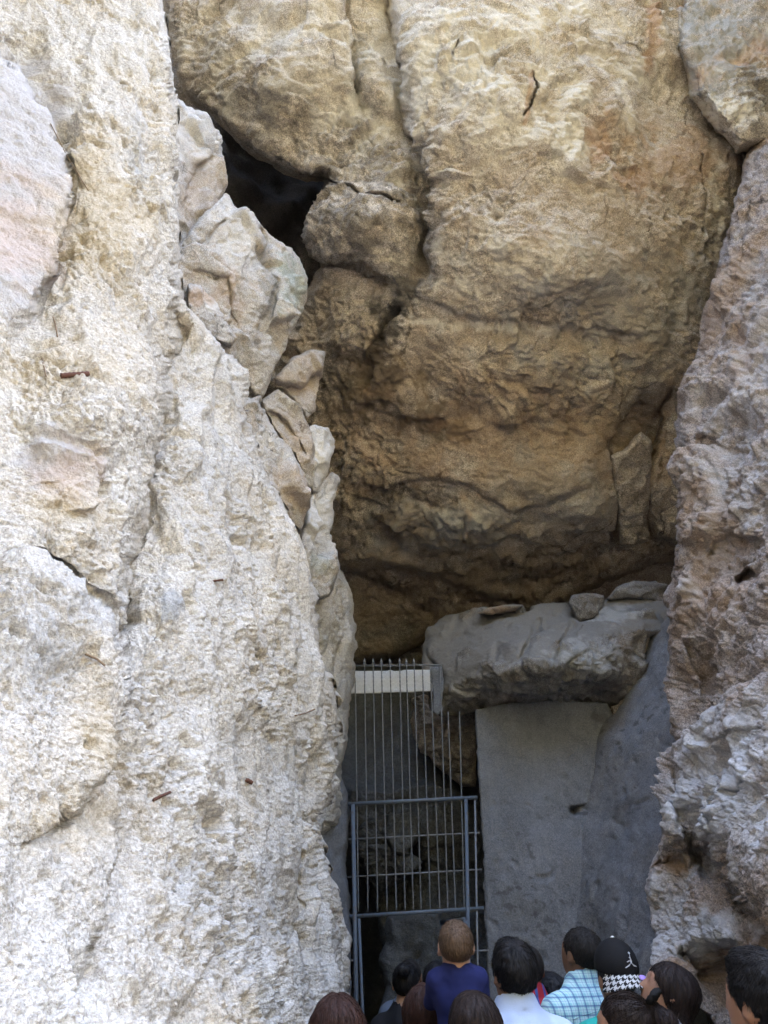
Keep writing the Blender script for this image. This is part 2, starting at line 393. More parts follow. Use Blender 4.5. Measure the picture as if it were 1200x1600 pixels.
# ------------------------------------------------------------------ relief of the different rocks (metres)
def d_shot(P, x, y):
    warp = np.stack([perlin(P * 3, 61), perlin(P * 3, 62), perlin(P * 3, 63)], 1) * 0.10
    q = (P + warp) * np.array([1, 1, 0.8], np.float32)
    big = fbm(P * 1.4, 3, 11) * 0.07 + fbm((P + warp * .7) * np.array([4.2, 4.2, 1.1], np.float32), 3, 12, .5, 2) * 0.040      # sags and ribs run down the wall
    act = sstep(-0.15, 0.5, fbm(P * 1.5, 4, 77, 0.6))             # where the sprayed crust is thick and ragged
    lump = facet(q * 4.5, 21, 0.9)[0] * 0.030 + fbm(q * 6.0, 3, 22, 0.5) * 0.030
    crumb = facet(q * 13, 23, 1.1)[0] * 0.022 + facet((P + warp * .4) * 36, 24, 1.1)[0] * 0.013
    grit = facet(P * 75, 25, 1.1)[0] * 0.009 + perlin(P * 150, 52) * 0.004
    a = perlin((P + warp * .6) * np.array([9, 9, 12], np.float32), 41); b = perlin((P + warp * .3) * 24, 42)
    pit = np.minimum(a + 0.26, 0) * 0.15 + np.minimum(b + 0.20, 0) * 0.11
    return big + lump * (.25 + .75 * act) + crumb * (.15 + .85 * act) + grit * (.6 + .4 * act) + pit * (.3 + .7 * act)
def d_over(P, x, y):
    warp = np.stack([fbm(P * 1.7, 3, 71), fbm(P * 1.7, 3, 72), fbm(P * 1.7, 3, 73)], 1)
    q = (P + warp * 0.13) * np.array([1, 1, 1.25], np.float32)
    h1 = facet(q * 0.7, 5, 0.8, 16)[0]; h2 = facet(q * 1.9, 6, 0.9, 24)[0]; h3 = facet(q * 4.6, 7, 1.1)[0]; h4 = facet((q + warp * .03) * np.array([10, 10, 16], np.float32), 8, 1.1)[0]
    cal = 0.2 + 0.8 * sstep(-0.25, 0.3, fbm(P * 0.9, 4, 79, .6))
    h = h1 * 0.17 + h2 * 0.09 * (.4 + .6 * cal) + h3 * 0.050 * cal + h4 * 0.026 * (.3 + .7 * cal)
    crev = -np.exp(-(np.abs(fbm((P + warp * .05) * np.array([2.6, 2.6, 4.2], np.float32), 4, 85, .55)) / .035)) * .035 * cal      # broken hairline joints
    return h + crev + fbm(P * 1.1, 3, 81) * 0.07 + fbm(P * 17, 3, 84, .65) * .010 + facet(P * 32, 9, 1.1)[0] * .011 * (.4 + .6 * cal) + perlin(P * 80, 83) * 0.005
def d_fract(big=0.08, f1=2.2, f2=6.5, f3=16.0, a=(0.06, 0.025, 0.010), grain=0.004, seed=0, layer=1.0, crumb=0.0, soft=32.0):
    def f(P, x, y):
        warp = np.stack([fbm(P * 2.5, 3, 101 + seed), fbm(P * 2.5, 3, 102 + seed), fbm(P * 2.5, 3, 103 + seed)], 1)
        q = (P + warp * 0.07) * np.array([1, 1, layer], np.float32)
        h = fbm(P * 1.6, 3, 104 + seed) * big
        for fr, am, sd in ((f1, a[0], 1), (f2, a[1], 2), (f3, a[2], 3)):
            if am: h = h + facet(q * fr, seed + sd, 0.9, soft)[0] * am
        if crumb: h = h + facet(q * 10, seed + 5, 1.1)[0] * crumb + facet(q * 26, seed + 6, 1.1)[0] * crumb * .5 + np.minimum(perlin((P + warp * .05) * 9, 107 + seed) + .24, 0) * crumb * 4
        return h + facet(q * 38, seed + 4, 1.0)[0] * grain * 1.8 + fbm(q * 20, 2, 105 + seed, .6) * grain + perlin(P * 90, 106 + seed) * grain * 0.7
    return f
def d_plaster(amp=0.02, g=0.003, pits=0.02, seed=0):
    def f(P, x, y):
        pit = np.minimum(perlin(P * 9, 141 + seed) + 0.34, 0)
        return fbm(P * 1.8, 3, 142 + seed) * amp + perlin(P * 14, 143 + seed) * g + perlin(P * 45, 144 + seed) * g * .6 + pit * pits
    return f

# ------------------------------------------------------------------ the cave: deep rock behind everything
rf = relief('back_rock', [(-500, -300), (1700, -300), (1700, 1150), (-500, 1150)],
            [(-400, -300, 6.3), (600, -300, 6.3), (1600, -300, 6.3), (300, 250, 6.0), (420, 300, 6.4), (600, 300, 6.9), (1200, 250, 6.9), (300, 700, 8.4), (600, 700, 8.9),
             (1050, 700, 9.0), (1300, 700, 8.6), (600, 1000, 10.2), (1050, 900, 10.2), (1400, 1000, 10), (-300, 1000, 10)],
            d_fract(0.2, 0.9, 2.6, 7, (0.22, 0.10, 0.04), 0.01, 3), M['overhang'], step=8.0, edge=0, thick=0.8, seed=2, masks={'soot': blob(420, 310, 170, 170, .6, .5, 20, 47)})  # the mask paints the shade of the cleft along with its soot
tag(rf, kind='structure')

# the huge overhanging rock that forms the roof
OV = [(-100, -330), (245, -330), (250, 0), (262, 60), (288, 150), (345, 200), (400, 250), (455, 278), (503, 282), (487, 315), (474, 372), (480, 402), (500, 412),
      (470, 470), (430, 520), (380, 640), (440, 780), (470, 900), (500, 1045), (600, 1034), (655, 1010), (700, 985), (800, 965), (900, 935), (985, 900), (1060, 880), (1300, 870), (1500, 300), (1500, -330)]
ov_ctrl = [(100, -420, 3.5), (700, -420, 3.4), (1400, -420, 3.5), (250, 0, 4.5), (450, 0, 4.15), (700, 0, 4.0), (950, 0, 4.2), (1200, 0, 4.7), (1450, 0, 5.2),
           (350, 190, 4.8), (560, 200, 4.6), (800, 200, 4.4), (1050, 200, 4.8), (1300, 200, 5.3), (480, 400, 5.3), (700, 400, 5.0), (900, 400, 5.05), (1120, 400, 5.6),
           (500, 560, 6.1), (700, 560, 5.7), (900, 560, 5.8), (1080, 560, 6.2), (500, 700, 6.8), (700, 680, 6.4), (900, 680, 6.5), (1080, 680, 6.9),
           (540, 820, 7.6), (700, 810, 7.0), (900, 800, 7.0), (1080, 800, 7.6), (560, 930, 8.9), (700, 900, 8.3), (900, 900, 8.6), (1080, 880, 8.8), (560, 1030, 9.6), (700, 980, 9.4), (1300, 870, 8.9)]
ov_feats = [('ledge', [(603, -60), (610, 60), (628, 130), (632, 200), (650, 240), (672, 290), (673, 345), (664, 425), (640, 470)], 0.28, 34, 'R'),
            ('ledge', [(525, -60), (543, 60), (548, 130), (560, 168), (600, 185)], 0.10, 30, 'L'),
            ('groove', [(497, 280), (540, 292), (580, 312), (625, 322)], 0.10, 1.6),
            ('ledge', [(470, 395), (505, 408), (545, 405), (590, 430), (625, 445)], 0.24, 45, 'R'),
            ('groove', [(840, 95), (843, 125), (833, 150), (822, 180)], 0.11, 1.6), ('groove', [(716, 58), (711, 80), (705, 95)], 0.06, 1.3),
            ('groove', [(1095, 230), (1097, 300), (1100, 380)], 0.05, 1.6),
            ('ledge', [(500, 728), (560, 752), (605, 765), (660, 745), (720, 752), (790, 792), (830, 800), (880, 770), (950, 745)], 0.11, 50, 'R'),
            ('ledge', [(590, 790), (600, 830), (630, 868), (700, 905), (760, 925), (830, 935)], 0.22, 45, 'R'),
            ('groove', [(728, 800), (725, 850), (730, 900)], 0.07, 2.5),
            ('ledge', [(510, 870), (580, 890), (650, 940), (700, 960)], 0.3, 40, 'R'),
            ('groove', [(955, 690), (960, 760), (966, 860)], 0.2, 3), ('ledge', [(1000, 610), (975, 660), (955, 705)], 0.25, 30, 'L'),
            ('ledge', [(1060, 600), (1030, 640), (1008, 720), (1005, 800), (1020, 850)], 0.30, 30, 'R'),
            ('ledge', [(560, 640), (640, 665), (720, 650), (800, 675), (900, 640)], 0.07, 40, 'R'),
            ('ledge', [(640, 455), (720, 500), (820, 515), (900, 525), (1040, 520)], 0.04, 30, 'R'),
            ('ledge', [(630, 470), (612, 510), (590, 560), (575, 610)], 0.16, 20, 'R'),
            ('bump', 800, 120, 170, 160, -0.22), ('bump', 870, 420, 160, 120, -0.2), ('bump', 560, 345, 60, 50, -0.2), ('bump', 420, 120, 90, 100, -0.18),
            ('bump', 740, 600, 130, 70, -0.22), ('bump', 690, 850, 90, 40, -0.2), ('bump', 880, 850, 90, 45, -0.15)]
ov_masks = {
    'soot': anyof(streak([(640, 440), (615, 490), (592, 545), (575, 600)], 24, seed=4, ns=1.1), blob(575, 600, 60, 40, seed=5, ns=1.2), blob(660, 660, 60, 25, seed=6, ns=1.2),
                  scaled(streak([(560, 200), (600, 260), (640, 300), (660, 420)], 40, seed=7, ns=1.3), .6), scaled(blob(510, 270, 40, 40, seed=8, ns=1.2), .7), scaled(blob(560, 360, 50, 40, seed=9, ns=1.3), .6),
                  scaled(blob(430, 170, 90, 60, seed=10, ns=1.4), .45), scaled(streak([(560, 60), (565, 150)], 16, seed=14, ns=1.2), .7), scaled(blob(650, 830, 60, 30, seed=24, ns=1.2), .5),
                  scaled(blob(800, 900, 200, 30, seed=25, ns=1.2), .45), scaled(blob(600, 780, 60, 26, seed=26, ns=1.3), .6), scaled(blob(600, 970, 110, 80, .9, 1.0, 20, 34), .55)),  # last blob paints the shade of the roof above the gate
    'ochre': anyof(scaled(blob(820, 640, 420, 160, 1.0, 1.3, 12, 35), .8), scaled(blob(1000, 330, 200, 200, 1.0, 1.4, 14, 36), .6), scaled(blob(700, 930, 400, 120, 1.0, 1.2, 14, 37), .8)),
    'pale': anyof(blob(760, 120, 190, 120, 0.9, 1.3, 20, 11), scaled(blob(895, 225, 32, 48, 0.4, .8, 30, 12), 1.0), scaled(blob(820, 420, 100, 60, 0.8, 1.4, 30, 13), .8), blob(750, 805, 55, 18, .5, .9, 40, 15),
                  scaled(blob(640, 800, 34, 12, .5, .9, 40, 16), .8), scaled(streak([(640, 500), (760, 512), (850, 525), (1050, 530)], 5, .5, 1.3, 60, 17), .8), scaled(blob(1120, 330, 10, 120, .7, 1.4, 60, 18), .7),
                  scaled(blob(600, 60, 330, 120, 0.9, 1.6, 16, 19), .5), scaled(streak([(720, 860), (800, 850), (880, 810)], 10, .5, 1.2, 40, 27), .6)),
    'rust': anyof(streak([(1012, 20), (1014, 70), (1012, 110)], 9, seed=20), blob(935, 220, 22, 45, seed=21), blob(985, 285, 40, 24, seed=22, ns=1.0), scaled(blob(850, 690, 330, 70, 0.9, 1.3, 24, 23), .6),
                  scaled(blob(1060, 250, 70, 50, seed=28, ns=1.1), .7), streak([(840, 100), (832, 150), (825, 185)], 4, seed=29, ns=.4), streak([(728, 800), (725, 850)], 6, seed=30, ns=.8)),
    'grey': anyof(blob(700, 830, 110, 40, .7, 1.0, 30, 31), scaled(blob(960, 480, 160, 100, .9, 1.5, 24, 32), .7), scaled(blob(860, 760, 100, 60, .8, 1.3, 24, 33), .6))}
ov = relief('overhanging_rock', OV, ov_ctrl, d_over, M['overhang'], step=2.15, feats=ov_feats, round_px=26, round_d=0.5, thick=0.7, edge=4, seed=3, masks=ov_masks)
tag(ov, kind='structure')
# blocks parted from the roof by open joints
def block(poly, Y, dY=(0, 0), seed=1, mat='overhang', disp=None, parent=None, name='rock_block', **kw):
    xs = [p[0] for p in poly]; ys = [p[1] for p in poly]; x0, x1, y0, y1 = min(xs), max(xs), min(ys), max(ys)
    c = [(x0, y0, Y - dY[0] / 2 - dY[1] / 2), (x1, y0, Y + dY[0] / 2 - dY[1] / 2), (x0, y1, Y - dY[0] / 2 + dY[1] / 2), (x1, y1, Y + dY[0] / 2 + dY[1] / 2),
         ((x0 + x1) / 2, (y0 + y1) / 2, Y - kw.pop('belly', 0.08))]
    return relief(name, poly, c, disp or d_fract(seed=seed), M[mat], parent=parent, seed=seed, **kw)
block([(952, 712), (975, 700), (1000, 672), (1020, 690), (1018, 780), (1012, 846), (985, 858), (966, 850), (960, 790)], 7.1, (0.2, 1.3), 31, parent=ov, round_px=12, round_d=.2, edge=2, disp=d_fract(.08, 1.6, 4.5, 12, (.06, .04, .015), .006, 31))
block([(1015, 700), (1030, 655), (1060, 612), (1110, 600), (1110, 850), (1050, 848), (1022, 840), (1008, 800)], 7.1, (-0.3, 1.3), 32, parent=ov, round_px=16, round_d=.3, edge=2, disp=d_fract(.08, 1.6, 4.5, 12, (.06, .04, .015), .006, 32))
rt = relief('right_upper_rock', [(1048, -420), (1050, 0), (1060, 80), (1076, 150), (1110, 192), (1152, 242), (1180, 236), (1300, 230), (1500, 100), (1500, -420)],
            [(1050, -420, 3.5), (1450, -420, 3.7), (1050, 0, 4.3), (1450, 0, 4.6), (1080, 150, 4.5), (1200, 100, 4.35), (1155, 240, 4.75), (1300, 230, 5.0), (1500, 100, 5)],
            d_over, M['overhang'], round_px=24, round_d=.35, edge=2.5, seed=8, feats=[('ledge', [(1060, -40), (1070, 20), (1078, 60)], .08, 10, 'L')],
            masks={'pale': anyof(streak([(1060, 150), (1120, 100), (1200, 50)], 16, .6, 1.3, 50, 41), blob(1130, 170, 50, 25, .6, 1.4, 60, 42)), 'rust': anyof(streak([(1090, 110), (1200, 60)], 24, seed=43), streak([(1060, 0), (1062, 30)], 6, seed=44)),
                   'grey': blob(1120, 60, 70, 70, .8, 1.0, 30, 45), 'soot': scaled(blob(1180, 150, 60, 60, seed=46, ns=1.2), .5)})
tag(rt, kind='structure')

# ------------------------------------------------------------------ left wall, sprayed concrete over rock
LW = [(-760, -260), (232, -260), (246, -100), (255, 0), (268, 80), (277, 160), (282, 300), (279, 400), (284, 468), (305, 492), (350, 545), (386, 580), (392, 660), (430, 760), (470, 842),
      (499, 935), (500, 1000), (520, 1080), (531, 1150), (524, 1240), (502, 1292), (512, 1340), (538, 1420), (547, 1475), (545, 1540), (532, 1600), (520, 1800), (-760, 1800)]
lw_ctrl = [(-760, -260, 1.15), (-760, 700, .95), (-760, 1800, .85), (-420, -420, 1.5), (0, -420, 2.2), (220, -420, 2.4), (-420, 300, 1.3), (0, 0, 2.2), (120, 0, 2.4), (250, 0, 2.7), (0, 300, 2.2), (130, 300, 2.4), (275, 300, 2.85),
           (0, 600, 2.15), (130, 600, 2.35), (240, 600, 2.7), (300, 600, 3.1), (385, 600, 3.7), (0, 850, 2.1), (130, 850, 2.3), (230, 850, 2.7), (350, 850, 3.3), (465, 850, 4.2),
           (-420, 1000, 1.2), (0, 1100, 1.9), (120, 1100, 2.1), (190, 1100, 2.35), (300, 1100, 2.9), (420, 1100, 3.6), (525, 1120, 4.8), (0, 1350, 1.85), (120, 1350, 2.1), (250, 1350, 2.6), (400, 1350, 3.4), (510, 1340, 4.5),
           (0, 1600, 1.75), (120, 1600, 2.0), (280, 1600, 2.5), (420, 1600, 3.2), (540, 1500, 4.7), (520, 1620, 4.3), (-420, 1800, 1.1), (500, 1800, 4.0), (200, 1800, 2.1)]
lw_feats = [('ledge', [(283, 440), (280, 500), (270, 560), (262, 650), (238, 720), (218, 830), (200, 930), (185, 1000), (180, 1060)], 0.32, 45, 'L'),
            ('ledge', [(20, 560), (60, 470), (98, 380), (110, 300), (100, 240), (60, 150), (30, 100), (-40, 60)], 0.16, 70, 'R'),
            ('ledge', [(-30, 880), (60, 880), (165, 970), (202, 1060), (196, 1140), (160, 1205), (120, 1270), (60, 1300), (-20, 1330)], 0.15, 55, 'L'),
            ('ledge', [(45, 690), (100, 700), (155, 730), (140, 790), (90, 810)], -0.04, 40, 'R'),
            ('groove', [(65, 190), (100, 250), (135, 300)], 0.02, 4), ('bump', 130, 640, 80, 60, -0.08),
            ('ledge', [(170, 1180), (190, 1290), (160, 1420), (130, 1520), (100, 1640)], 0.11, 50, 'L'),
            ('ledge', [(345, 1280), (355, 1400), (330, 1480), (280, 1580), (250, 1650)], 0.05, 50, 'L'),
            ('ledge', [(500, 1260), (470, 1330), (480, 1420), (450, 1500)], 0.08, 40, 'R'),
            ('bump', 265, 945, 20, 26, -0.05), ('bump', 170, 200, 60, 90, -0.06), ('bump', 215, 215, 12, 30, -.03)]
lw_masks = {'stone': anyof(blob(10, 230, 105, 150, .25, .35, 20, 51), blob(20, 420, 60, 80, .4, .4, 20, 52), blob(75, 720, 62, 50, .4, .7, 24, 53)),
            'pink': anyof(scaled(blob(15, 370, 90, 90, .6, .8, 24, 54), 1.0), blob(95, 745, 50, 60, .6, .9, 24, 55)),
            'ochre': anyof(blob(150, 350, 90, 130, .9, 1.1, 22, 56), blob(90, 800, 70, 40, .8, .9, 24, 57), blob(165, 1170, 36, 50, .8, .8, 24, 58), scaled(blob(110, 1260, 110, 110, .9, 1.2, 24, 59), .7), scaled(blob(130, 560, 120, 70, .9, 1.2, 24, 60), .6)),
            'cement': anyof(blob(265, 948, 17, 24, .3, .5, 40, 61), scaled(blob(60, 980, 120, 120, .9, 1.1, 16, 62), .6), scaled(blob(345, 760, 60, 200, .9, 1.3, 20, 63), .35), scaled(blob(430, 1400, 140, 200, .9, 1.3, 16, 64), .35), scaled(blob(215, 240, 16, 60, .8, .8, 30, 65), .6))}
def d_left(P, x, y):
    h = d_shot(P, x, y)
    k = np.maximum(lw_masks['stone'](P, x, y), 0)
    return h * (1 - 0.75 * k) + k * (d_fract(.03, 3, 9, 20, (.02, .008, .004), .002, 66)(P, x, y))
lw = relief('left_rock_wall', LW, lw_ctrl, d_left, M['shotcrete'], step=2.0, feats=lw_feats, round_px=15, round_d=0.30, thick=0.7, edge=6, seed=4, masks=lw_masks)
tag(lw, kind='structure')
# farther shotcrete shoulder and the smooth slab beside the gate
sh = relief('sprayed_rock_shoulder', [(470, 880), (500, 896), (530, 885), (551, 928), (561, 1008), (556, 1046), (546, 1100), (541, 1160), (536, 1212), (530, 1290), (470, 1330), (430, 1000)],
            [(470, 880, 5.7), (530, 890, 6.3), (560, 1010, 6.6), (470, 1100, 6.1), (540, 1160, 6.7), (480, 1320, 6.2), (530, 1280, 6.7)], d_shot, M['shotcrete'], round_px=18, round_d=.35, edge=2.5, seed=12,
            masks={'cement': scaled(blob(520, 1150, 60, 200, .9, 1, 16, 66), .6)})
tag(sh, kind='structure')
sl = relief('rendered_rock_slab', [(470, 1300), (505, 1288), (530, 1206), (545, 1240), (546, 1300), (541, 1350), (546, 1420), (549, 1480), (548, 1560), (546, 1800), (440, 1800)],
            [(500, 1290, 6.6), (545, 1240, 7.0), (545, 1400, 7.0), (500, 1500, 6.3), (546, 1600, 6.8), (440, 1800, 5.8), (546, 1800, 6.7)], d_plaster(.05, .006, .03, 4), M['plaster'], round_px=12, round_d=.2, edge=2, seed=13)
tag(sl, kind='structure')

# ------------------------------------------------------------------ boulders wedged along the left edge
GB = 'boulders wedged between left wall and roof'
def boulder(poly, Y, dY, seed, label, mat='boulder', masks=None, feats=(), disp=None, belly=.10, rp=8, rd=.14, group=GB, **kw):
    o = block(poly, Y, dY, seed, mat, disp or d_fract(.02, 1.9, 4.8, 13, (.11, .028, .010), .005, seed, 1.0, 0, 50), None, 'boulder', belly=belly, round_px=rp, round_d=rd, edge=2.2, masks=masks, feats=feats, **kw)
    return tag(o, label, 'boulder', group)
boulder([(230, 140), (276, 152), (312, 176), (346, 216), (350, 258), (356, 290), (340, 322), (322, 345), (298, 374), (276, 402), (230, 410)], 4.0, (.9, .2), 201, 'pale grey boulder topmost of the wedged stack, below the dark cleft',
        feats=[('ledge', [(330, 240), (310, 255), (300, 300), (290, 360)], .10, 18, 'L')], masks={'rust': scaled(blob(310, 300, 40, 60, .8, 1, 30, 211), .5), 'pale': scaled(blob(300, 215, 40, 40, .8, 1, 30, 212), .5)})
boulder([(270, 395), (285, 376), (300, 352), (356, 294), (381, 326), (402, 346), (430, 370), (465, 390), (486, 432), (481, 470), (466, 510), (450, 546), (430, 578), (414, 622), (398, 618), (384, 588), (350, 575), (290, 520), (262, 470)],
        4.35, (1.1, .4), 202, 'largest grey boulder in the wedged stack, with a ridge down its middle',
        feats=[('ledge', [(400, 340), (412, 400), (425, 440), (405, 480), (395, 560)], .12, 40, 'L'), ('ledge', [(290, 420), (340, 440), (352, 480), (372, 520)], .05, 40, 'R'), ('groove', [(284, 384), (320, 372), (350, 350)], .06, 2), ('bump', 440, 440, 26, 50, -.10)],
        masks={'soot': anyof(scaled(streak([(410, 380), (415, 440), (405, 500)], 12, seed=213, ns=1.1), .7)), 'grey': scaled(blob(455, 440, 26, 50, .7, .9, 40, 214), .7), 'rust': scaled(blob(340, 470, 40, 50, .8, 1, 30, 215), .7), 'pale': scaled(blob(360, 380, 60, 60, .9, 1, 24, 216), .5)})
boulder([(292, 440), (318, 445), (344, 470), (352, 498), (374, 528), (360, 548), (322, 524), (290, 500)], 3.95, (.5, .2), 203, 'small rock with a rusty red patch in front of the largest wedged boulder', masks={'rust': blob(320, 465, 26, 16, .5, .7, 50, 217), 'pale': blob(335, 475, 14, 14, .5, .8, 50, 218)}, belly=.06, rp=9, rd=.16, thick=.3)
boulder([(424, 592), (452, 560), (480, 549), (508, 548), (502, 598), (496, 642), (482, 654), (452, 625)], 5.2, (.4, .1), 204, 'angular tan stone with a flat sloping top under the largest boulder', masks={'rust': scaled(blob(470, 600, 60, 60, 1, .5, 30, 219), .6)},
        feats=[('ledge', [(430, 600), (470, 612), (500, 580)], .16, 26, 'R')], belly=.06, rp=8, rd=.15)
boulder([(408, 622), (432, 608), (470, 636), (486, 664), (494, 702), (492, 742), (502, 772), (478, 762), (455, 705), (425, 660)], 5.15, (.5, .2), 205, 'tan blocky stone below the flat-topped angular one', masks={'rust': scaled(blob(450, 690, 60, 80, 1, .5, 30, 220), .45)}, feats=[('ledge', [(420, 640), (455, 660), (480, 720)], .1, 18, 'R')], belly=.08, rp=9, rd=.16)
boulder([(482, 662), (514, 668), (526, 690), (516, 732), (501, 772), (488, 768), (484, 724)], 5.45, (.3, .1), 206, 'small cream block at the outer edge of the wedged stack', belly=.05, rp=8, rd=.15, masks={'pale': blob(505, 710, 40, 60, 1, .4, 30, 221)})
boulder([(380, 618), (404, 622), (426, 655), (452, 692), (478, 750), (482, 800), (470, 838), (450, 812), (400, 740), (370, 680)], 4.75, (.6, .3), 207, 'long grey and pink stone lying along the concrete edge', masks={'rust': scaled(blob(450, 760, 40, 50, .8, .9, 30, 222), .55), 'pale': scaled(blob(420, 690, 24, 34, .8, .9, 30, 223), .7)}, belly=.08, rp=10, rd=.18)
boulder([(480, 778), (500, 752), (521, 734), (533, 748), (522, 792), (526, 850), (532, 886), (512, 935), (486, 940), (465, 850)], 5.6, (.4, .2), 208, 'lowest pale slab of the wedged stack above the concrete shoulder', belly=.06, rp=10, rd=.18, masks={'pale': scaled(blob(505, 800, 40, 60, .8, .8, 24, 224), .8), 'grey': scaled(blob(500, 880, 20, 24, .6, .8, 40, 225), .4)})

# ------------------------------------------------------------------ right wall
RW = [(1230, 120), (1200, 192), (1166, 240), (1150, 300), (1126, 390), (1110, 450), (1094, 500), (1064, 578), (1058, 620), (1051, 700), (1058, 770), (1050, 850), (1047, 960), (1050, 1010), (1046, 1080),
      (1052, 1130), (1060, 1200), (1100, 1300), (1500, 1400), (1500, -200)]
rw_ctrl = [(1200, 190, 4.7), (1300, 150, 4.2), (1500, -200, 3.2), (1160, 260, 4.75), (1110, 450, 4.9), (1200, 450, 4.35), (1060, 600, 5.05), (1130, 600, 4.65), (1200, 600, 4.25), (1052, 800, 5.1), (1120, 800, 4.65), (1200, 800, 4.2),
           (1048, 1000, 5.1), (1120, 1000, 4.65), (1200, 1000, 4.2), (1055, 1150, 5.1), (1200, 1250, 4.2), (1500, 600, 2.8), (1500, 1400, 2.7), (1320, 800, 3.5)]
rw_feats = [('ledge', [(1095, 870), (1110, 850), (1150, 845), (1200, 850)], .08, 24, 'R'), ('groove', [(1118, 825), (1122, 845), (1130, 860)], .05, 3), ('ledge', [(1140, 905), (1170, 895), (1215, 900)], .14, 24, 'R'),
            ('ledge', [(1100, 1010), (1105, 1060), (1090, 1110)], .10, 18, 'R'), ('ledge', [(1085, 680), (1120, 690), (1160, 700)], .06, 18, 'R'), ('ledge', [(1190, 480), (1140, 580), (1110, 640)], .08, 40, 'R'),
            ('bump', 1080, 920, 10, 22, -.07), ('bump', 1150, 760, 50, 70, -.08), ('ledge', [(1068, 1000), (1085, 1050), (1095, 1080)], .12, 14, 'L'), ('bump', 1190, 960, 30, 40, .08)]
rw = relief('right_rock_wall', RW, rw_ctrl, d_fract(.14, 1.5, 4.4, 12, (.09, .04, .018), .008, 15, .9, .022), M['rightrock'], step=1.8, feats=rw_feats, round_px=22, round_d=.3, thick=.7, edge=3, seed=15,
            masks={'pale': anyof(scaled(blob(1180, 560, 50, 120, .8, 1.2, 24, 71), .8), scaled(blob(1150, 760, 80, 140, .9, 1.5, 36, 72), .7), blob(1080, 920, 9, 20, .4, .5, 50, 73)), 'rust': anyof(scaled(blob(1120, 480, 60, 100, .9, 1.2, 24, 74), .7), scaled(blob(1110, 900, 80, 180, .9, 1.3, 24, 75), .5)), 'soot': scaled(blob(1100, 870, 20, 30, .7, 1, 40, 76), .6)})
tag(rw, kind='structure')
LR = [(1034, 1172), (1062, 1150), (1086, 1140), (1112, 1108), (1152, 1078), (1200, 1050), (1500, 960), (1500, 1800), (1180, 1800), (1120, 1620), (1085, 1570), (1034, 1530), (1022, 1460), (1015, 1384), (1019, 1340), (1030, 1300), (1020, 1240), (1028, 1200)]
lr_ctrl = [(1040, 1170, 4.8), (1110, 1110, 4.3), (1200, 1050, 3.6), (1500, 960, 2.2), (1020, 1250, 4.8), (1080, 1250, 4.25), (1140, 1250, 3.75), (1200, 1250, 3.35), (1020, 1400, 4.8), (1080, 1400, 4.4), (1140, 1400, 3.9), (1200, 1380, 3.3),
           (1030, 1520, 4.7), (1100, 1560, 4.3), (1200, 1560, 3.7), (1200, 1800, 3.4), (1500, 1400, 2.1), (1500, 1800, 2.0), (1350, 1300, 2.5)]
lr_feats = [('ledge', [(1100, 1290), (1112, 1330), (1135, 1375), (1165, 1410), (1200, 1445), (1260, 1480)], .42, 60, 'R'), ('ledge', [(1036, 1180), (1045, 1235), (1065, 1290), (1085, 1340), (1100, 1390)], .16, 24, 'L'),
            ('ledge', [(1085, 1145), (1110, 1160), (1150, 1150), (1200, 1140)], .08, 20, 'R'), ('bump', 1100, 1185, 16, 16, .14), ('groove', [(1025, 1352), (1050, 1350), (1075, 1352)], .10, 5),
            ('ledge', [(1060, 1480), (1085, 1500), (1105, 1530), (1115, 1560)], .3, 26, 'R'), ('bump', 1120, 1460, 18, 30, -.12), ('ledge', [(1115, 1300), (1120, 1250), (1160, 1200)], .08, 30, 'R'), ('groove', [(1070, 1260), (1085, 1320), (1110, 1380)], .14, 9)]
lr = relief('right_lower_rock', LR, lr_ctrl, d_fract(.09, 1.6, 4.8, 13, (.10, .045, .016), .008, 16, .9, .006, 55), M['rightrock'], step=1.8, feats=lr_feats, round_px=14, round_d=.16, thick=.7, edge=1.5, seed=16,
            masks={'grey': anyof(blob(1140, 1230, 120, 130, .9, .9, 20, 81), blob(1110, 1460, 60, 40, .7, .9, 24, 83), scaled(blob(1060, 1440, 40, 80, .8, .9, 30, 84), .8)), 'pale': anyof(scaled(blob(1170, 1210, 80, 130, .9, 1.3, 24, 82), .7), scaled(blob(1030, 1400, 16, 150, .8, 1.2, 30, 85), .6)),
                   'rust': anyof(blob(1170, 1490, 80, 60, .7, .7, 24, 86), blob(1050, 1350, 34, 14, .5, .6, 40, 87), blob(1085, 1510, 24, 34, .7, .7, 40, 88)), 'soot': scaled(anyof(blob(1200, 1500, 60, 50, .7, .8, 30, 89), blob(1090, 1520, 16, 24, .6, .7, 40, 90)), .6)})
tag(lr, kind='structure')

# ------------------------------------------------------------------ jammed boulder over the rendered wall
JB = [(658, 1060), (660, 1010), (668, 985), (690, 966), (742, 951), (800, 946), (860, 942), (905, 940), (960, 930), (1010, 918), (1046, 930), (1060, 960), (1042, 1000), (1024, 992), (1012, 998), (1002, 1050), (978, 1092), (942, 1112), (880, 1106), (800, 1106), (740, 1112), (692, 1120), (672, 1106)]
jb_edge = [(690, 1092), (706, 1080), (712, 1068), (770, 1048), (820, 1030), (872, 1036), (905, 1010), (945, 995), (1000, 985), (1015, 990)]
jb_ctrl = [(660, 1000, 7.7), (700, 970, 7.75), (800, 948, 7.35), (900, 940, 7.3), (1040, 925, 7.2), (690, 1085, 7.35), (770, 1045, 6.75), (820, 1028, 6.5), (872, 1034, 6.45), (945, 993, 6.6), (1010, 988, 6.75), (1060, 960, 7.0),
           (690, 1118, 7.6), (800, 1105, 7.4), (880, 1105, 7.35), (940, 1110, 7.2), (1000, 1050, 6.9), (950, 1050, 6.7), (830, 1070, 6.75)]
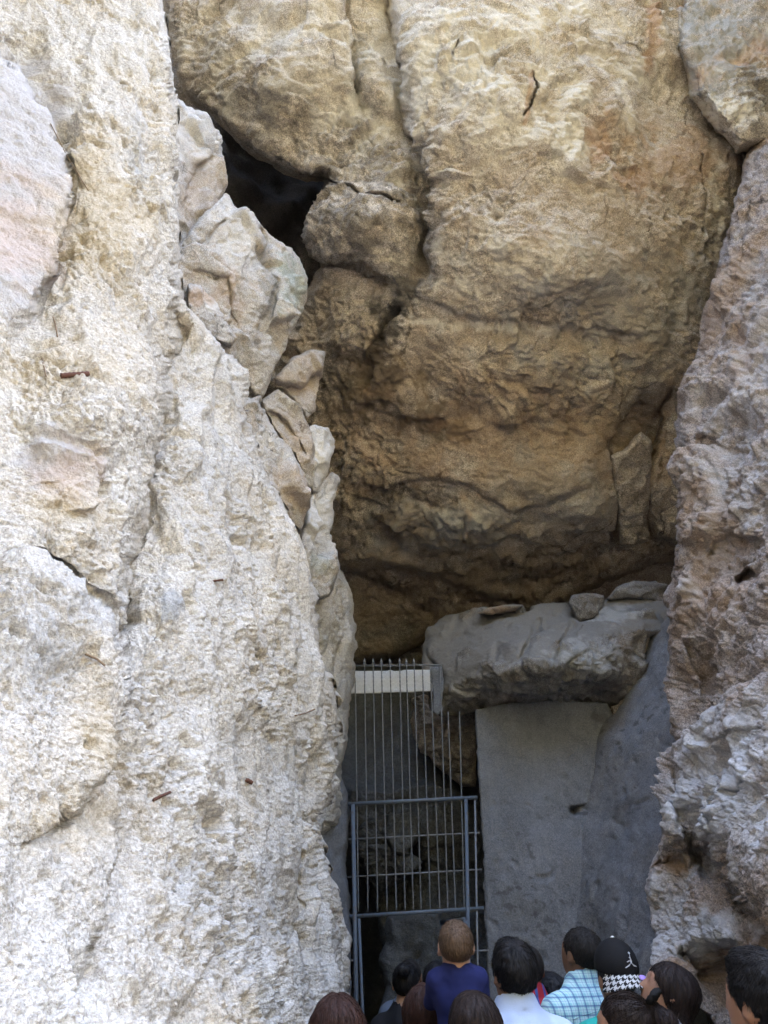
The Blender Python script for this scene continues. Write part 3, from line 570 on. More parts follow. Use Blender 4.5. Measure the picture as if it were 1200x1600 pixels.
def m_jb_top(P, x, y):
    d, s, t = seg_dist(x, y, [(640, 1092)] + jb_edge + [(1080, 960)], True)
    dd = np.where(s > 0, -d, d) + fbm(P * 9, 3, 93) * 9
    return sstep(-3, 6, dd) * sstep(1.15, .75, np.abs(fbm(P * 2.2, 3, 94)) * 2.2)
jdf = d_fract(.02, 1.2, 3.2, 10, (.16, .07, .022), .006, 17, 1.2, 0, 70)
def d_jam(P, x, y):
    k = m_jb_top(P, x, y)
    return jdf(P, x, y) * (1 - .74 * k) + k * d_plaster(.015, .004, .03, 5)(P, x, y)
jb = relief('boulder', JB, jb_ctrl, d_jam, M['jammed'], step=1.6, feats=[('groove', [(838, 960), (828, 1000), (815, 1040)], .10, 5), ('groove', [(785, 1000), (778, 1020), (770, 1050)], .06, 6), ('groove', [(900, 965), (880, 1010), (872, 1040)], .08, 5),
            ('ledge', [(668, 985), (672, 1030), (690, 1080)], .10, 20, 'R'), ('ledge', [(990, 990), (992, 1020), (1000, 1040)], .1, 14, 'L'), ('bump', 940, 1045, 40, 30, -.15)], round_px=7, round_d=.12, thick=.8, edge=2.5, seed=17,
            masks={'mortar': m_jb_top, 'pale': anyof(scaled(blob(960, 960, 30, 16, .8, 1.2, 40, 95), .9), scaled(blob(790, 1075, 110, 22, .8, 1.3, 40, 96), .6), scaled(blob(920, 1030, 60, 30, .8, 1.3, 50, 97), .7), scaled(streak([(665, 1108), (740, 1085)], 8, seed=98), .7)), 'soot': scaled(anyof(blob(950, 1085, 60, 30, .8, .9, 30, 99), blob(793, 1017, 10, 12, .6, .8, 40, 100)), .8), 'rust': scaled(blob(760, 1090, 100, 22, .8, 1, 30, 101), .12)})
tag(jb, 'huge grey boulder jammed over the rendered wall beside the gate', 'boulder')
boulder([(886, 944), (892, 930), (918, 926), (946, 930), (942, 952), (925, 968), (902, 975), (895, 960)], 7.0, (.0, .1), 231, 'small squarish stone sitting on top of the jammed boulder', 'jammed', belly=.05, rp=6, rd=.12, group='stones on the jammed boulder', thick=.35)
boulder([(946, 938), (962, 916), (990, 905), (1020, 905), (1045, 914), (1060, 930), (1060, 962), (1040, 955), (1020, 940), (985, 935)], 7.05, (.1, .1), 232, 'rough flat stone on the right end of the jammed boulder', 'jammed', belly=.06, rp=8, rd=.15, group='stones on the jammed boulder', thick=.4)
boulder([(735, 962), (760, 950), (800, 943), (826, 944), (800, 957), (770, 962)], 7.15, (.0, .1), 233, 'thin broken stone along the top rim of the jammed boulder', 'jammed', belly=.04, rp=5, rd=.08, group='stones on the jammed boulder', thick=.3, masks={'rust': scaled(blob(780, 955, 40, 8, .8, .8, 40, 234), .6)})

# ------------------------------------------------------------------ rendered walls beside the gate
FLECK = (lambda P, x, y: sstep(.30, .46, perlin(P * np.array([13, 13, 18], np.float32), 171) + .45 * perlin(P * 42, 172)) * sstep(-.2, .3, perlin(P * 2.2, 173)) * .8)
rwm = {'soot': anyof(FLECK, scaled(blob(910, 1268, 18, 5, .4, .4, 60, 111), 1.0), scaled(streak([(930, 1120), (945, 1125)], 8, seed=112), .8)), 'pale': anyof(scaled(blob(840, 1180, 110, 90, 1, 1.2, 16, 113), .5), lambda P, x, y: sstep(.05, .5, fbm(P * np.array([7, 7, 1.2], np.float32), 4, 174, .6)) * .6)}
cw = relief('rendered_wall', [(741, 1108), (800, 1096), (880, 1092), (950, 1098), (962, 1130), (945, 1200), (935, 1300), (940, 1500), (945, 1800), (775, 1800), (760, 1500), (752, 1300)],
            [(741, 1108, 7.25), (945, 1100, 7.1), (745, 1300, 7.2), (935, 1300, 7.0), (760, 1500, 7.15), (940, 1500, 6.95), (775, 1800, 7.1), (945, 1800, 6.9), (840, 1300, 7.08)], d_plaster(.03, .004, .05, 6), M['plaster'], round_px=4, round_d=.05, thick=.7, edge=1.6, seed=18,
            feats=[('groove', [(888, 1272), (905, 1268), (930, 1264)], .16, 4)], masks=rwm)
tag(cw, 'flat grey cement rendered wall beside the gate, under the jammed boulder', 'wall')
sw = relief('slanting_wall', [(936, 1135), (962, 1110), (1000, 1040), (1018, 995), (1045, 950), (1090, 940), (1090, 1300), (1080, 1560), (1080, 1800), (850, 1800), (880, 1500), (888, 1290), (925, 1200)],
            [(936, 1135, 7.1), (1045, 960, 6.7), (1090, 940, 6.2), (890, 1300, 7.2), (1000, 1200, 6.5), (1060, 1250, 6.0), (885, 1500, 7.15), (960, 1500, 6.5), (1060, 1500, 5.8), (850, 1800, 7.1), (1080, 1800, 5.3)], d_plaster(.06, .006, .05, 7), M['plaster2'], round_px=10, round_d=.04, thick=.5, edge=3, seed=19,
            masks={'pale': scaled(streak([(960, 1380), (950, 1500), (945, 1600)], 18, seed=114, ns=1.0), .5), 'soot': anyof(scaled(blob(970, 1260, 30, 20, .8, 1.3, 60, 115), .5), FLECK)})
tag(sw, 'sloping grey rendered rock face to the right of the flat wall', 'wall')

# ------------------------------------------------------------------ behind the gate
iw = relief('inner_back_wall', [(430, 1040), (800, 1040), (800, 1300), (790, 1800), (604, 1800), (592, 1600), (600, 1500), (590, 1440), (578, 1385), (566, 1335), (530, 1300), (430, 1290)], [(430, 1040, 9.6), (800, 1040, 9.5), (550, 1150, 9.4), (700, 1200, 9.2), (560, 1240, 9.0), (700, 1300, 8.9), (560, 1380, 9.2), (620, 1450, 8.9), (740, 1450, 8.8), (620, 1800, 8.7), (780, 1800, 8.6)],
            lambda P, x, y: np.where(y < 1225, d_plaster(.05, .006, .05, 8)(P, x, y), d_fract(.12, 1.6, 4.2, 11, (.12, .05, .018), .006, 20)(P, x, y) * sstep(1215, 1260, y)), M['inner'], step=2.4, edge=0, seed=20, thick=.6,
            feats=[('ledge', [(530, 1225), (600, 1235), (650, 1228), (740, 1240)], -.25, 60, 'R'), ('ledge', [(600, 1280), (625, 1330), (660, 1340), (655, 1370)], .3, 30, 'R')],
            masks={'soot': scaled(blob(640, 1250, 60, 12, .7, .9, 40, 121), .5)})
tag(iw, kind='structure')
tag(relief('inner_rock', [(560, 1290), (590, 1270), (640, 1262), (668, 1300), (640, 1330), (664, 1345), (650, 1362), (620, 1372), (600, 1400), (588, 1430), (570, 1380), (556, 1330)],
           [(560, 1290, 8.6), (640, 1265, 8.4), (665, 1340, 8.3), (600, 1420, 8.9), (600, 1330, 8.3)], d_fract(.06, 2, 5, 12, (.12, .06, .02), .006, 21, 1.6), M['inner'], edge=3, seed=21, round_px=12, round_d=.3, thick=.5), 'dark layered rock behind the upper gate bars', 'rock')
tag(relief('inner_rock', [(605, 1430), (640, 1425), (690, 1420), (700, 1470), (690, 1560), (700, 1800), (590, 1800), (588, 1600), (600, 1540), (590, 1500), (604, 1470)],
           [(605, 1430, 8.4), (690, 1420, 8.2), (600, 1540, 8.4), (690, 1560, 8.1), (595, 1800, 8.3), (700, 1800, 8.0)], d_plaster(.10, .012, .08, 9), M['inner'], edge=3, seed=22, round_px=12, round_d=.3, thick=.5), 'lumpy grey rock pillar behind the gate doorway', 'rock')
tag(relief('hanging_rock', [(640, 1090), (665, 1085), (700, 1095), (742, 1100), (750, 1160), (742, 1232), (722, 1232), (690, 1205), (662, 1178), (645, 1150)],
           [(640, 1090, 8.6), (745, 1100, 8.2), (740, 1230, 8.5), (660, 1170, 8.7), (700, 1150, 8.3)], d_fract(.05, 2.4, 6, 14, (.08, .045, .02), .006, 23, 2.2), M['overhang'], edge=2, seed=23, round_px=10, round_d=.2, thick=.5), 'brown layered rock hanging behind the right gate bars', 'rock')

# ------------------------------------------------------------------ ground and unseen rock around it, added mostly to block sky light
def ground():
    n = 90; g = np.sinh(np.linspace(-4.2, 4.2, n)); g = g / g.max() * 300
    X, Yy = np.meshgrid(g, g + 2); p = np.stack([X.ravel(), Yy.ravel(), np.zeros(n * n)], 1)
    p[:, 2] = fbm(p * .8, 3, 131) * .03 + fbm(p * .05, 3, 132) * .5 * sstep(12, 60, np.hypot(p[:, 0], p[:, 1]))
    back = -p[:, 1] - 5 - 2.0 * perlin(p * .09, 133)
    p[:, 2] += np.clip(back, 0, 26) * 1.2 * (1 + .25 * perlin(p * .15, 134))      # unseen slope added behind the camera to cut low sky light
    i = np.arange(n * n).reshape(n, n); q = np.stack([i[:-1, :-1], i[:-1, 1:], i[1:, 1:], i[1:, :-1]], -1).reshape(-1, 4)
    fy = p[q].mean(1)[:, 1]; me = np_mesh('ground', p, q); o = tag(link('ground', me, [M['ground'], M['added_slope']]), kind='structure')
    me.polygons.foreach_set('material_index', (fy < -6).astype(np.int32)); return o
ground()
def hill(name, x0, x1, y0, y1, z1, seed, zb=-.3):
    m = 26; vs_, qs_ = [], []
    def sheet(f):
        u, v = np.meshgrid(np.linspace(0, 1, m), np.linspace(0, 1, m)); p = f(u.ravel(), v.ravel()); b = sum(len(a) for a in vs_); vs_.append(p)
        i = np.arange(m * m).reshape(m, m) + b; qs_.append(np.stack([i[:-1, :-1], i[:-1, 1:], i[1:, 1:], i[1:, :-1]], -1).reshape(-1, 4))
    L = lambda a, b, t: a + (b - a) * t
    for yy in (y0, y1): sheet(lambda u, v: np.stack([L(x0, x1, u), np.full(u.shape, yy), L(zb, z1, v)], 1))
    for xx in (x0, x1): sheet(lambda u, v: np.stack([np.full(u.shape, xx), L(y0, y1, u), L(zb, z1, v)], 1))
    for zz in (z1, zb): sheet(lambda u, v: np.stack([L(x0, x1, u), L(y0, y1, v), np.full(u.shape, zz)], 1))
    p = np.concatenate(vs_); d = np.stack([fbm(p * .5, 4, seed + k) for k in range(3)], 1) * .5
    return tag(link(name, np_mesh(name, p + d, np.concatenate(qs_)), M['inner'] if name == 'rock_blocker_back' else M['overhang']), kind='structure')  # back one takes the darker rock: shade of the hole put into colour
hill('rock_blocker_left', -14, -3.6, 1.6, 16, 13.5, 151)  # unseen rock left, right and back, added to stop sky light leaking in
hill('rock_blocker_right', 4.6, 16, 1.8, 16, 13.5, 154)
hill('rock_blocker_back', -8, 8, 13.2, 20, 15, 157)

hill('rock_blocker_top', -9, 9, 4.3, 16, 24, 160, 15.0)  # unseen cover added to stop sky light entering over the roof sheet
hill('hill_near_left', -10, -2.3, -3.5, 1.7, 9, 163)
# ------------------------------------------------------------------ metal paint, white render
def paint(name, col, rough=0.5, metal=0.0, rust=0.35):
    t = NT(name); n = t.noise(35, 5, .65)
    c = t.mix(t.ramp(n, [(.52, 0.0), (.68, rust)]), col, (0.10, 0.06, 0.04))
    return t.done(c, rough, t.bump(t.noise(180, 3), .0008), .4, metal)
M['gate'] = paint('blue_grey_gate_paint', (0.095, 0.12, 0.155), .6, 0, .6); M['bar'] = paint('weathered_bar_paint', (0.165, 0.175, 0.19), .55, 0, .45)
M['rusty'] = paint('rusty_iron', (0.10, 0.042, 0.027), .85, 0, .8); M['twig'] = paint('dry_wood', (0.20, 0.14, 0.09), .9, 0, .4)
M['white_render'] = rock_mat('white_render', (0.46, 0.47, 0.48), (0.54, 0.55, 0.56), (0.60, 0.61, 0.62), (0.50, 0.49, 0.47), 2.0, 0.002, (), .25)
def twisted_bar(a, b, wd, twist=0.0, n=2, depth=None):
    """square bar from a to b, edges turning as it goes"""
    a, b = Vector(a), Vector(b); d = (b - a); L = d.length; d.normalize()
    u = d.cross(Vector((0, 1, 0)));  u = u.normalized() if u.length > .2 else d.cross(Vector((1, 0, 0))).normalized()
    w_ = d.cross(u); dp = depth or wd
    vs_, qs_ = [], []
    for k in range(n):
        t = k / (n - 1); ang = twist * L * t; c = a + d * (L * t)
        for j in range(4):
            x, y = ((-1, -1), (1, -1), (1, 1), (-1, 1))[j]
            x *= wd / 2; y *= dp / 2
            vs_.append(c + u * (x * math.cos(ang) - y * math.sin(ang)) + w_ * (x * math.sin(ang) + y * math.cos(ang)))
    for k in range(n - 1):
        for j in range(4):
            qs_.append((k * 4 + j, k * 4 + (j + 1) % 4, k * 4 + 4 + (j + 1) % 4, k * 4 + 4 + j))
    qs_ += [(3, 2, 1, 0), tuple((n - 1) * 4 + j for j in range(4))]
    return vs_, qs_
def add(name, vq, mat, parent=None, origin=None, smooth=False):
    v, q = vq; o = np.array(origin if origin is not None else (parent['org'] if parent is not None and 'org' in parent else (0, 0, 0)))
    me = np_mesh(name, np.array([tuple(x) for x in v]) - o, q, smooth=smooth)
    return link(name, me, mat, parent)
GY = 7.02
g0 = V(650, 1600, GY); g0.z = 0
gate = empty('gate', g0); gate['org'] = tuple(g0)
tag(gate, 'tall blue-grey barred iron gate with spear tips closing the cave', 'gate')
G = lambda x, y, dy=0.0: V(x, y, GY + dy)
def down(x, y):                     # point on the ground below a pixel of the gate
    p = G(x, y); q = G(x + .035 * 150, 1570) ; f = (0 - p.z) / (q.z - p.z); r = p + (q - p) * f; return r
RAILS = [((544, 1256.5), (746, 1246), .029, 'gate'), ((544, 1432.5), (756, 1419), .029, 'gate')]
for (a, b, wd, m) in RAILS: add('rail', twisted_bar(G(*a), G(*b), wd), M[m], gate)
for (a, b, wd) in (((553, 1040.5), (691, 1039), .013), ((543, 1311.5), (750, 1301), .012), ((542, 1370.5), (753, 1358.5), .012)):
    add('thin_rail', twisted_bar(G(*a, .028), G(*b, .028), wd), M['bar'], gate)
add('post', twisted_bar(down(552, 1257), G(551.5, 1257, -.002), .032), M['gate'], gate)
add('post', twisted_bar(down(728.5, 1249), G(728, 1249, -.002), .029), M['gate'], gate)
add('post', twisted_bar(down(742.5, 1247), G(742, 1247, .0), .016), M['bar'], gate)
TOP = [555, 569.5, 583, 596, 609.5, 624.5, 635, 647, 660, 672.5, 687.5, 700, 718]
MID = [558, 573, 587, 601, 615.5, 630.5, 642, 654, 668, 682, 696, 709.5, 724]
BOT = [560, 575, 590, 605, 619.5, 633, 646, 658, 672.5, 687.5, 700, 712, 725.5]
for k in range(13):
    ytop = 1060 if k == 0 else 1036 if k < 8 else 1041 if k < 11 else 1112
    top, bot = G(TOP[k], ytop, .012), G(BOT[k], 1424.5, .012)
    br = add('bar', twisted_bar(bot, top, .0105, 34.0, 60), M['bar'], gate)
    if 0 < k < 8:                   # spear tip with a cross collar
        c = top; v, q = [], []
        for (z, r) in ((-.004, .008), (.012, .017), (.05, .001)):
            for j in range(4): v.append(c + Vector((r * math.cos(j * 1.571 + .785), r * math.sin(j * 1.571 + .785), z)))
        for z in (0, 4):
            for j in range(4): q.append((z + j, z + (j + 1) % 4, z + 4 + (j + 1) % 4, z + 4 + j))
        b0 = len(v); v2, q2 = twisted_bar(c + Vector((-.022, 0, -.012)), c + Vector((.022, 0, -.012)), .008)
        v += v2; q += [tuple(i + b0 for i in f) for f in q2]
        add('spear_tip', (v, q), M['bar'], br, origin=gate['org'])
# the door below, swung open into the cave, and the side strips
dr = empty('door', (0, 0, 0)); dr.parent = gate; dr['org'] = gate['org']
pj = twisted_bar(down(561.5, 1433), G(561, 1433.5), .022); add('door_jamb', pj, M['gate'], dr)
fx0, fx1, fy1 = .0, 0.0, .62
h = G(726, 1424); hb = Vector((h.x, h.y, .05)); f = G(689, 1424, .52); fb = Vector((f.x, f.y, .05)); ht = Vector((h.x, h.y, h.z - .06)); ft = Vector((f.x, f.y, h.z - .06))
for a, b in ((hb, ht), (fb, ft), (ht, ft), (hb, fb)): add('door_frame', twisted_bar(a, b, .034), M['gate'], dr)
for k in range(1, 6): add('door_bar', twisted_bar(hb.lerp(fb, k / 6), ht.lerp(ft, k / 6), .0125, 34, 40), M['bar'], dr)
add('thin_rail', twisted_bar(G(742, 1486), G(764, 1485), .014), M['bar'], gate); add('thin_rail', twisted_bar(G(540, 1501), G(554, 1501), .014), M['bar'], gate)

lt = relief('lintel', [(520, 1049), (690, 1045), (691, 1082), (668, 1081), (520, 1086)], [(520, 1048, 7.2), (690, 1045, 7.16), (520, 1086, 7.2), (691, 1082, 7.16)], d_plaster(.006, .0015, .004, 12), M['white_render'], step=1.6, round_px=2, round_d=.01, thick=.25, edge=.5, seed=41)
tag(lt, 'white painted beam across the top of the gate', 'beam')
pr_ = relief('cement_pier', [(671, 1044), (690, 1036), (694, 1062), (692, 1112), (684, 1120), (674, 1112), (676, 1090)], [(671, 1044, 7.12), (690, 1036, 7.10), (674, 1112, 7.14), (692, 1112, 7.10)], d_plaster(.02, .003, .02, 13), M['plaster'], step=1.6, round_px=3, round_d=.03, thick=.3, edge=1, seed=42)
tag(pr_, 'short rough cement pier between the beam and the jammed boulder', 'pier')

# ------------------------------------------------------------------ iron stubs, wire and twigs left in the sprayed concrete
def wall_pt(px, py, off=-.03):
    """a point of the left wall seen at this pixel"""
    dg = bpy.context.evaluated_depsgraph_get(); d = Vector(rays(px, py)); d.normalize()
    hit, p, n, i, ob, m_ = scene.ray_cast(dg, Vector((0, 0, CAMZ)), d)
    return (p + d * off) if hit else V(px, py, 2.4)
bpy.context.view_layer.update()
def stub(pts, wd, mat, name, label, cat, offs=None):
    P_ = [wall_pt(*q, off=(offs[k] if offs else -.012)) for k, q in enumerate(pts)]
    v, q = [], []
    for k in range(len(P_) - 1):
        d = (P_[k + 1] - P_[k]); v2, q2 = twisted_bar(P_[k] - d * .04, P_[k + 1], wd, 90 if mat == 'rusty' else 0, 14)
        b0 = len(v); v += v2; q += [tuple(i + b0 for i in f) for f in q2]
    return tag(add(name, (v, q), M[mat], None), label, cat)
stub([(97, 587), (139, 584)], .017, 'rusty', 'rebar_stub', 'rusty ribbed iron bar end lying across the pale left wall', 'rebar')
stub([(240, 1250), (252, 1244), (266, 1238)], .008, 'rusty', 'rebar_stub', 'thin rusty bar low on the left wall above a ragged hollow', 'rebar')
stub([(386, 1219), (393, 1223)], .015, 'rusty', 'rebar_stub', 'short rusty stub in the left wall to the right of the thin bar', 'rebar')
stub([(332, 908), (349, 906)], .008, 'rusty', 'iron_nail', 'brown nail sticking out of the middle of the left wall', 'nail', (.01, -.05))
stub([(78, 478), (86, 505), (90, 526)], .005, 'twig', 'wire', 'dark wire bent down below the bare pink rock on the left wall', 'wire')
stub([(66, 560), (72, 588)], .005, 'twig', 'wire', 'short dark wire just left of the rusty bar end', 'wire')
stub([(134, 1022), (152, 1030), (164, 1040)], .006, 'twig', 'twig', 'dry twig stuck on the grey bulge of the left wall', 'twig')
stub([(462, 1118), (478, 1114), (492, 1108)], .006, 'twig', 'twig', 'thin twig beside a small hole near the right edge of the left wall', 'twig')
stub([(80, 195), (104, 243), (138, 298)], .004, 'twig', 'wire', 'long thin wire along the lip above the bare grey rock, upper left', 'wire', (-.006, -.006, -.006))
# ------------------------------------------------------------------ people: smooth implicit bodies turned into meshes
def v3(*a): return np.array(a, np.float32)
def s_ell(p, c, r):
    q = (p - v3(*c)); r = v3(*r); k0 = np.linalg.norm(q / r, axis=-1); k1 = np.linalg.norm(q / (r * r), axis=-1) + 1e-9
    return k0 * (k0 - 1) / k1
def s_cone(p, a, b, ra, rb, sx=1.0, sy=1.0):
    sc = v3(sx, sy, 1); q = p / sc; a = v3(*a) / sc; b = v3(*b) / sc; d = b - a
    t = np.clip(((q - a) @ d) / float(d @ d), 0, 1)
    return np.linalg.norm(q - a - t[..., None] * d, axis=-1) - (ra + (rb - ra) * t)
def smin(a, b, k):
    h = np.clip(0.5 + 0.5 * (b - a) / k, 0, 1); return b + (a - b) * h - k * h * (1 - h)
def smax(a, b, k): return -smin(-a, -b, k)
def sunion(L, k):
    r = L[0]
    for x in L[1:]: r = smin(r, x, k)
    return r
def surf_nets(f, xs, ys, zs):
    X, Y_, Z = np.meshgrid(xs, ys, zs, indexing='ij'); P = np.stack([X, Y_, Z], -1).astype(np.float32)
    F = f(P.reshape(-1, 3)).reshape(X.shape); S = F < 0
    nx, ny, nz = F.shape
    cnt = sum(S[i:nx - 1 + i, j:ny - 1 + j, k:nz - 1 + k].astype(np.int8) for i in (0, 1) for j in (0, 1) for k in (0, 1))
    act = (cnt > 0) & (cnt < 8); ci = np.argwhere(act); vid = np.full(act.shape, -1, np.int64); vid[act] = np.arange(len(ci))
    acc = np.zeros((len(ci), 3)); n = np.zeros(len(ci)); co = [(i, j, k) for i in (0, 1) for j in (0, 1) for k in (0, 1)]
    for a in co:
        for b in co:
            if sum(abs(x - y) for x, y in zip(a, b)) != 1 or a > b: continue
            ia = tuple((ci + a).T); ib = tuple((ci + b).T); fa, fb = F[ia], F[ib]; m = (fa < 0) != (fb < 0)
            t = np.where(m, fa / np.where(m, fa - fb, 1), 0); acc += np.where(m[:, None], P[ia] + (P[ib] - P[ia]) * t[:, None], 0); n += m
    v = acc / np.maximum(n, 1)[:, None]; Q = []
    for ax in range(3):
        o1, o2 = [(1, 2), (2, 0), (0, 1)][ax]
        sl0 = [slice(None)] * 3; sl1 = [slice(None)] * 3; sl0[ax] = slice(0, -1); sl1[ax] = slice(1, None)
        A, B = S[tuple(sl0)], S[tuple(sl1)]; e = np.argwhere(A != B); lim = np.array(act.shape)
        ok = (e[:, o1] > 0) & (e[:, o2] > 0) & (e[:, o1] < lim[o1]) & (e[:, o2] < lim[o2]); e = e[ok]
        if not len(e): continue
        ins = A[tuple(e.T)]; u = np.eye(3, dtype=int)
        g = [vid[tuple((e - u[o1] * x - u[o2] * y).T)] for x, y in ((1, 1), (0, 1), (0, 0), (1, 0))]
        q = np.stack(g, 1); q[~ins] = q[~ins][:, ::-1]; Q.append(q)
    return v.astype(np.float32), np.concatenate(Q)
NECK = v3(0, -.012, 1.50)
def headspace(p, hs): return (p - NECK - v3(0, 0, -.115 if hs > 1.2 else -.036)) / hs + NECK
def f_head(p, fem=False):
    w = .072 if fem else .076
    h = sunion([s_ell(p, (0, -.012, 1.632), (w, .096, .089)), s_ell(p, (0, .032, 1.565), (.054, .062, .072)), s_ell(p, (0, .05, 1.61), (.058, .045, .07))], .03)
    h = smin(h, s_cone(p, (0, .088, 1.622), (0, .110, 1.582), .009, .014), .014)
    h = smin(h, s_cone(p, (-.03, .084, 1.642), (.03, .084, 1.642), .010, .010), .015)
    for s in (-1, 1):
        h = smax(h, -(np.linalg.norm(p - v3(s * .031, .099, 1.622), axis=-1) - .014), .012)
        h = smin(h, s_ell(p, (s * .031, .084, 1.621), (.0125, .0125, .0125)), .003)
        e = np.maximum(s_ell(p, (s * .079, -.008, 1.605), (.011, .019, .031)), -s_ell(p, (s * .087, -.004, 1.607), (.006, .010, .018)))
        h = smin(h, e, .008)
    h = smin(h, s_ell(p, (0, .088, 1.552), (.022, .012, .006)), .008); h = smax(h, -s_cone(p, (-.02, .098, 1.5515), (.02, .098, 1.5515), .0022, .0022), .004)
    return h
POSE = {'stand': [((.168, -.01, 1.350), (.215, -.035, 1.09), (.21, .04, .86))],
        'carry': [((.168, -.01, 1.350), (.215, .02, 1.09), (.12, .24, 1.08))],
        'hug': [((.165, -.01, 1.350), (.20, .10, 1.21), (.10, .30, 1.29))]}
def arm_pts(pose): return POSE[pose][0]
def f_hand(p, wr, d):
    """palm, four bent fingers and a thumb from the side of the palm"""
    wr = v3(*wr); d = v3(*d); d = d / np.linalg.norm(d); sx = np.sign(wr[0]); side = v3(0, 1, 0) if abs(d[1]) < .7 else v3(0, 0, 1); cur = v3(-sx, 0, 0)
    c = wr + d * .055; h = s_cone(p, wr, wr + d * .085, .026, .030, .62, 1.0) if abs(d[1]) < .7 else s_cone(p, wr, wr + d * .085, .026, .03, 1, 1)
    for k, L in enumerate((.062, .072, .068, .052)):
        a = wr + d * .088 + side * (.030 - .020 * k); b = a + d * L * .55 + cur * .008; e = b + d * L * .40 + cur * .024
        h = smin(h, np.minimum(s_cone(p, a, b, .0105, .0095), s_cone(p, b, e, .0095, .008)), .006)
    a = wr + d * .028 + side * .022; b = a + side * .030 + d * .030; e = b + d * .030 + cur * .012
    return smin(h, np.minimum(s_cone(p, a, b, .013, .011), s_cone(p, b, e, .011, .009)), .008)
def f_legs(p, sit=False):
    L = []
    for s in (-1, 1):
        hip = (s * .088, 0, .93)
        kn, an = ((s * .15, .22, .74), (s * .17, .06, .42)) if sit else ((s * .098, .012, .50), (s * .10, -.02, .085))
        L.append(sunion([s_cone(p, hip, kn, .088, .056), s_cone(p, kn, an, .056, .037)], .03))
    return sunion(L, .03)
def f_feet(p, sit=False):
    L = []
    for s in (-1, 1):
        an = (s * .17, .06, .42) if sit else (s * .10, -.02, .085)
        L.append(s_cone(p, (an[0], an[1] - .02, an[2] - .045), (an[0] + s * .012, an[1] + .16, an[2] - .05), .040, .034))
    return np.minimum(L[0], L[1])
def f_torso(p, fem=False):
    sw = .135 if fem else .150
    L = [s_ell(p, (0, 0, .98), (.165 if fem else .155, .115, .15)), s_cone(p, (0, .0, 1.0), (0, -.008, 1.24), .095 if fem else .11, .105 if fem else .122, 1.32, 1.0),
         s_ell(p, (0, -.002, 1.29), (.160 if fem else .182, .112, .17)), s_cone(p, (0, -.012, 1.392), (-sw, -.012, 1.352), .058, .056), s_cone(p, (0, -.012, 1.392), (sw, -.012, 1.352), .058, .056), s_cone(p, (0, -.022, 1.38), (0, -.016, 1.47), .088, .056, 1.15, 1.0)]
    if fem: L += [s_ell(p, (s * .07, .095, 1.27), (.06, .05, .06)) for s in (-1, 1)]
    return sunion(L, .05)
def f_arms(p, pose, upper_only=False, t=1.0):
    L = []
    sh, el, wr = arm_pts(pose)
    for s in (-1, 1):
        m = lambda q: (q[0] * s, q[1], q[2]); e2 = tuple(np.array(m(sh)) + (np.array(m(el)) - np.array(m(sh))) * t)
        L.append(s_cone(p, m(sh), e2, .054, .054 - .012 * t))
        if not upper_only: L[-1] = smin(L[-1], s_cone(p, m(el), m(wr), .042, .029), .02)
    return np.minimum(L[0], L[1])
def f_body(p, fem, pose, hs, sit):
    b = smin(f_torso(p, fem), f_legs(p, sit), .05); b = smin(b, f_feet(p, sit), .025); b = smin(b, f_arms(p, pose), .045)
    sh, el, wr = arm_pts(pose)
    for s in (-1, 1):
        w_ = (wr[0] * s, wr[1], wr[2]); d_ = (s * (wr[0] - el[0]), wr[1] - el[1], wr[2] - el[2]); b = smin(b, f_hand(p, w_, d_), .012)
    hp = headspace(p, hs); h = smin(f_head(hp, fem), s_cone(hp, (0, -.022, 1.42), (0, -.008, 1.58), .053 if fem else .060, .052 if fem else .058), .025) * hs
    return smin(b, h, .03)
def zax(hs, top=1.80): return np.concatenate([np.arange(-.03, 1.15, .02), np.arange(1.15, 1.50 + (top - 1.50) * hs, .009 * max(1, hs * .8))])
CACHE = {}
def cached(key, fn):
    if key not in CACHE: CACHE[key] = fn()
    return CACHE[key]
def wr_noise(p, a=.010, f=10): return perlin(p * v3(f, f, f * .55), 311) * a + perlin(p * f * 2.3, 312) * a * .4
def m_body(fem, pose, hs, sit): return cached(('b', fem, pose, hs, sit), lambda: surf_nets(lambda p: f_body(p, fem, pose, hs, sit), np.arange(-.33, .331, .0115), np.arange(-.24, .47 if pose != 'stand' or sit else .27, .0115), zax(hs)))
def m_shirt(fem, pose, collar, sleeve):
    def f(p):
        s = smin(f_torso(p, fem), f_arms(p, pose, sleeve < 1.01, min(sleeve, 1.0)), .05) - .013 + wr_noise(p)
        s = np.maximum(s, .90 - p[:, 2])
        r = np.hypot(p[:, 0], (p[:, 1] + .012 - (1.5 - p[:, 2]) * .15) * .95)
        if collar:
            s = np.maximum(s, -(np.maximum(r - .062, 1.40 - p[:, 2])))
            zt = 1.515 - (p[:, 1] + .02) * .35
            s = smin(s, np.maximum(np.abs(r - .074 - (1.49 - p[:, 2]) * .35) - .008, np.abs(p[:, 2] - zt + .034) - .034), .008)
        else: s = np.maximum(s, -(np.maximum(r - .078, 1.38 - p[:, 2])))
        return s
    return cached(('s', fem, pose, collar, sleeve), lambda: surf_nets(f, np.arange(-.34, .341, .011), np.arange(-.24, .47 if pose != 'stand' else .23, .011), np.arange(.86, 1.56, .011)))
def m_pants(fem, sit): return cached(('p', fem, sit), lambda: surf_nets(lambda p: np.maximum(np.maximum(smin(s_ell(p, (0, 0, .97), (.168, .118, .15)), f_legs(p, sit), .05) - .013 + wr_noise(p, .008), p[:, 2] - 1.02), (.35 if sit else .07) - p[:, 2]),
                                                                         np.arange(-.30, .301, .022), np.arange(-.18, .34 if sit else .2, .022), np.arange(.03, 1.06, .022)))
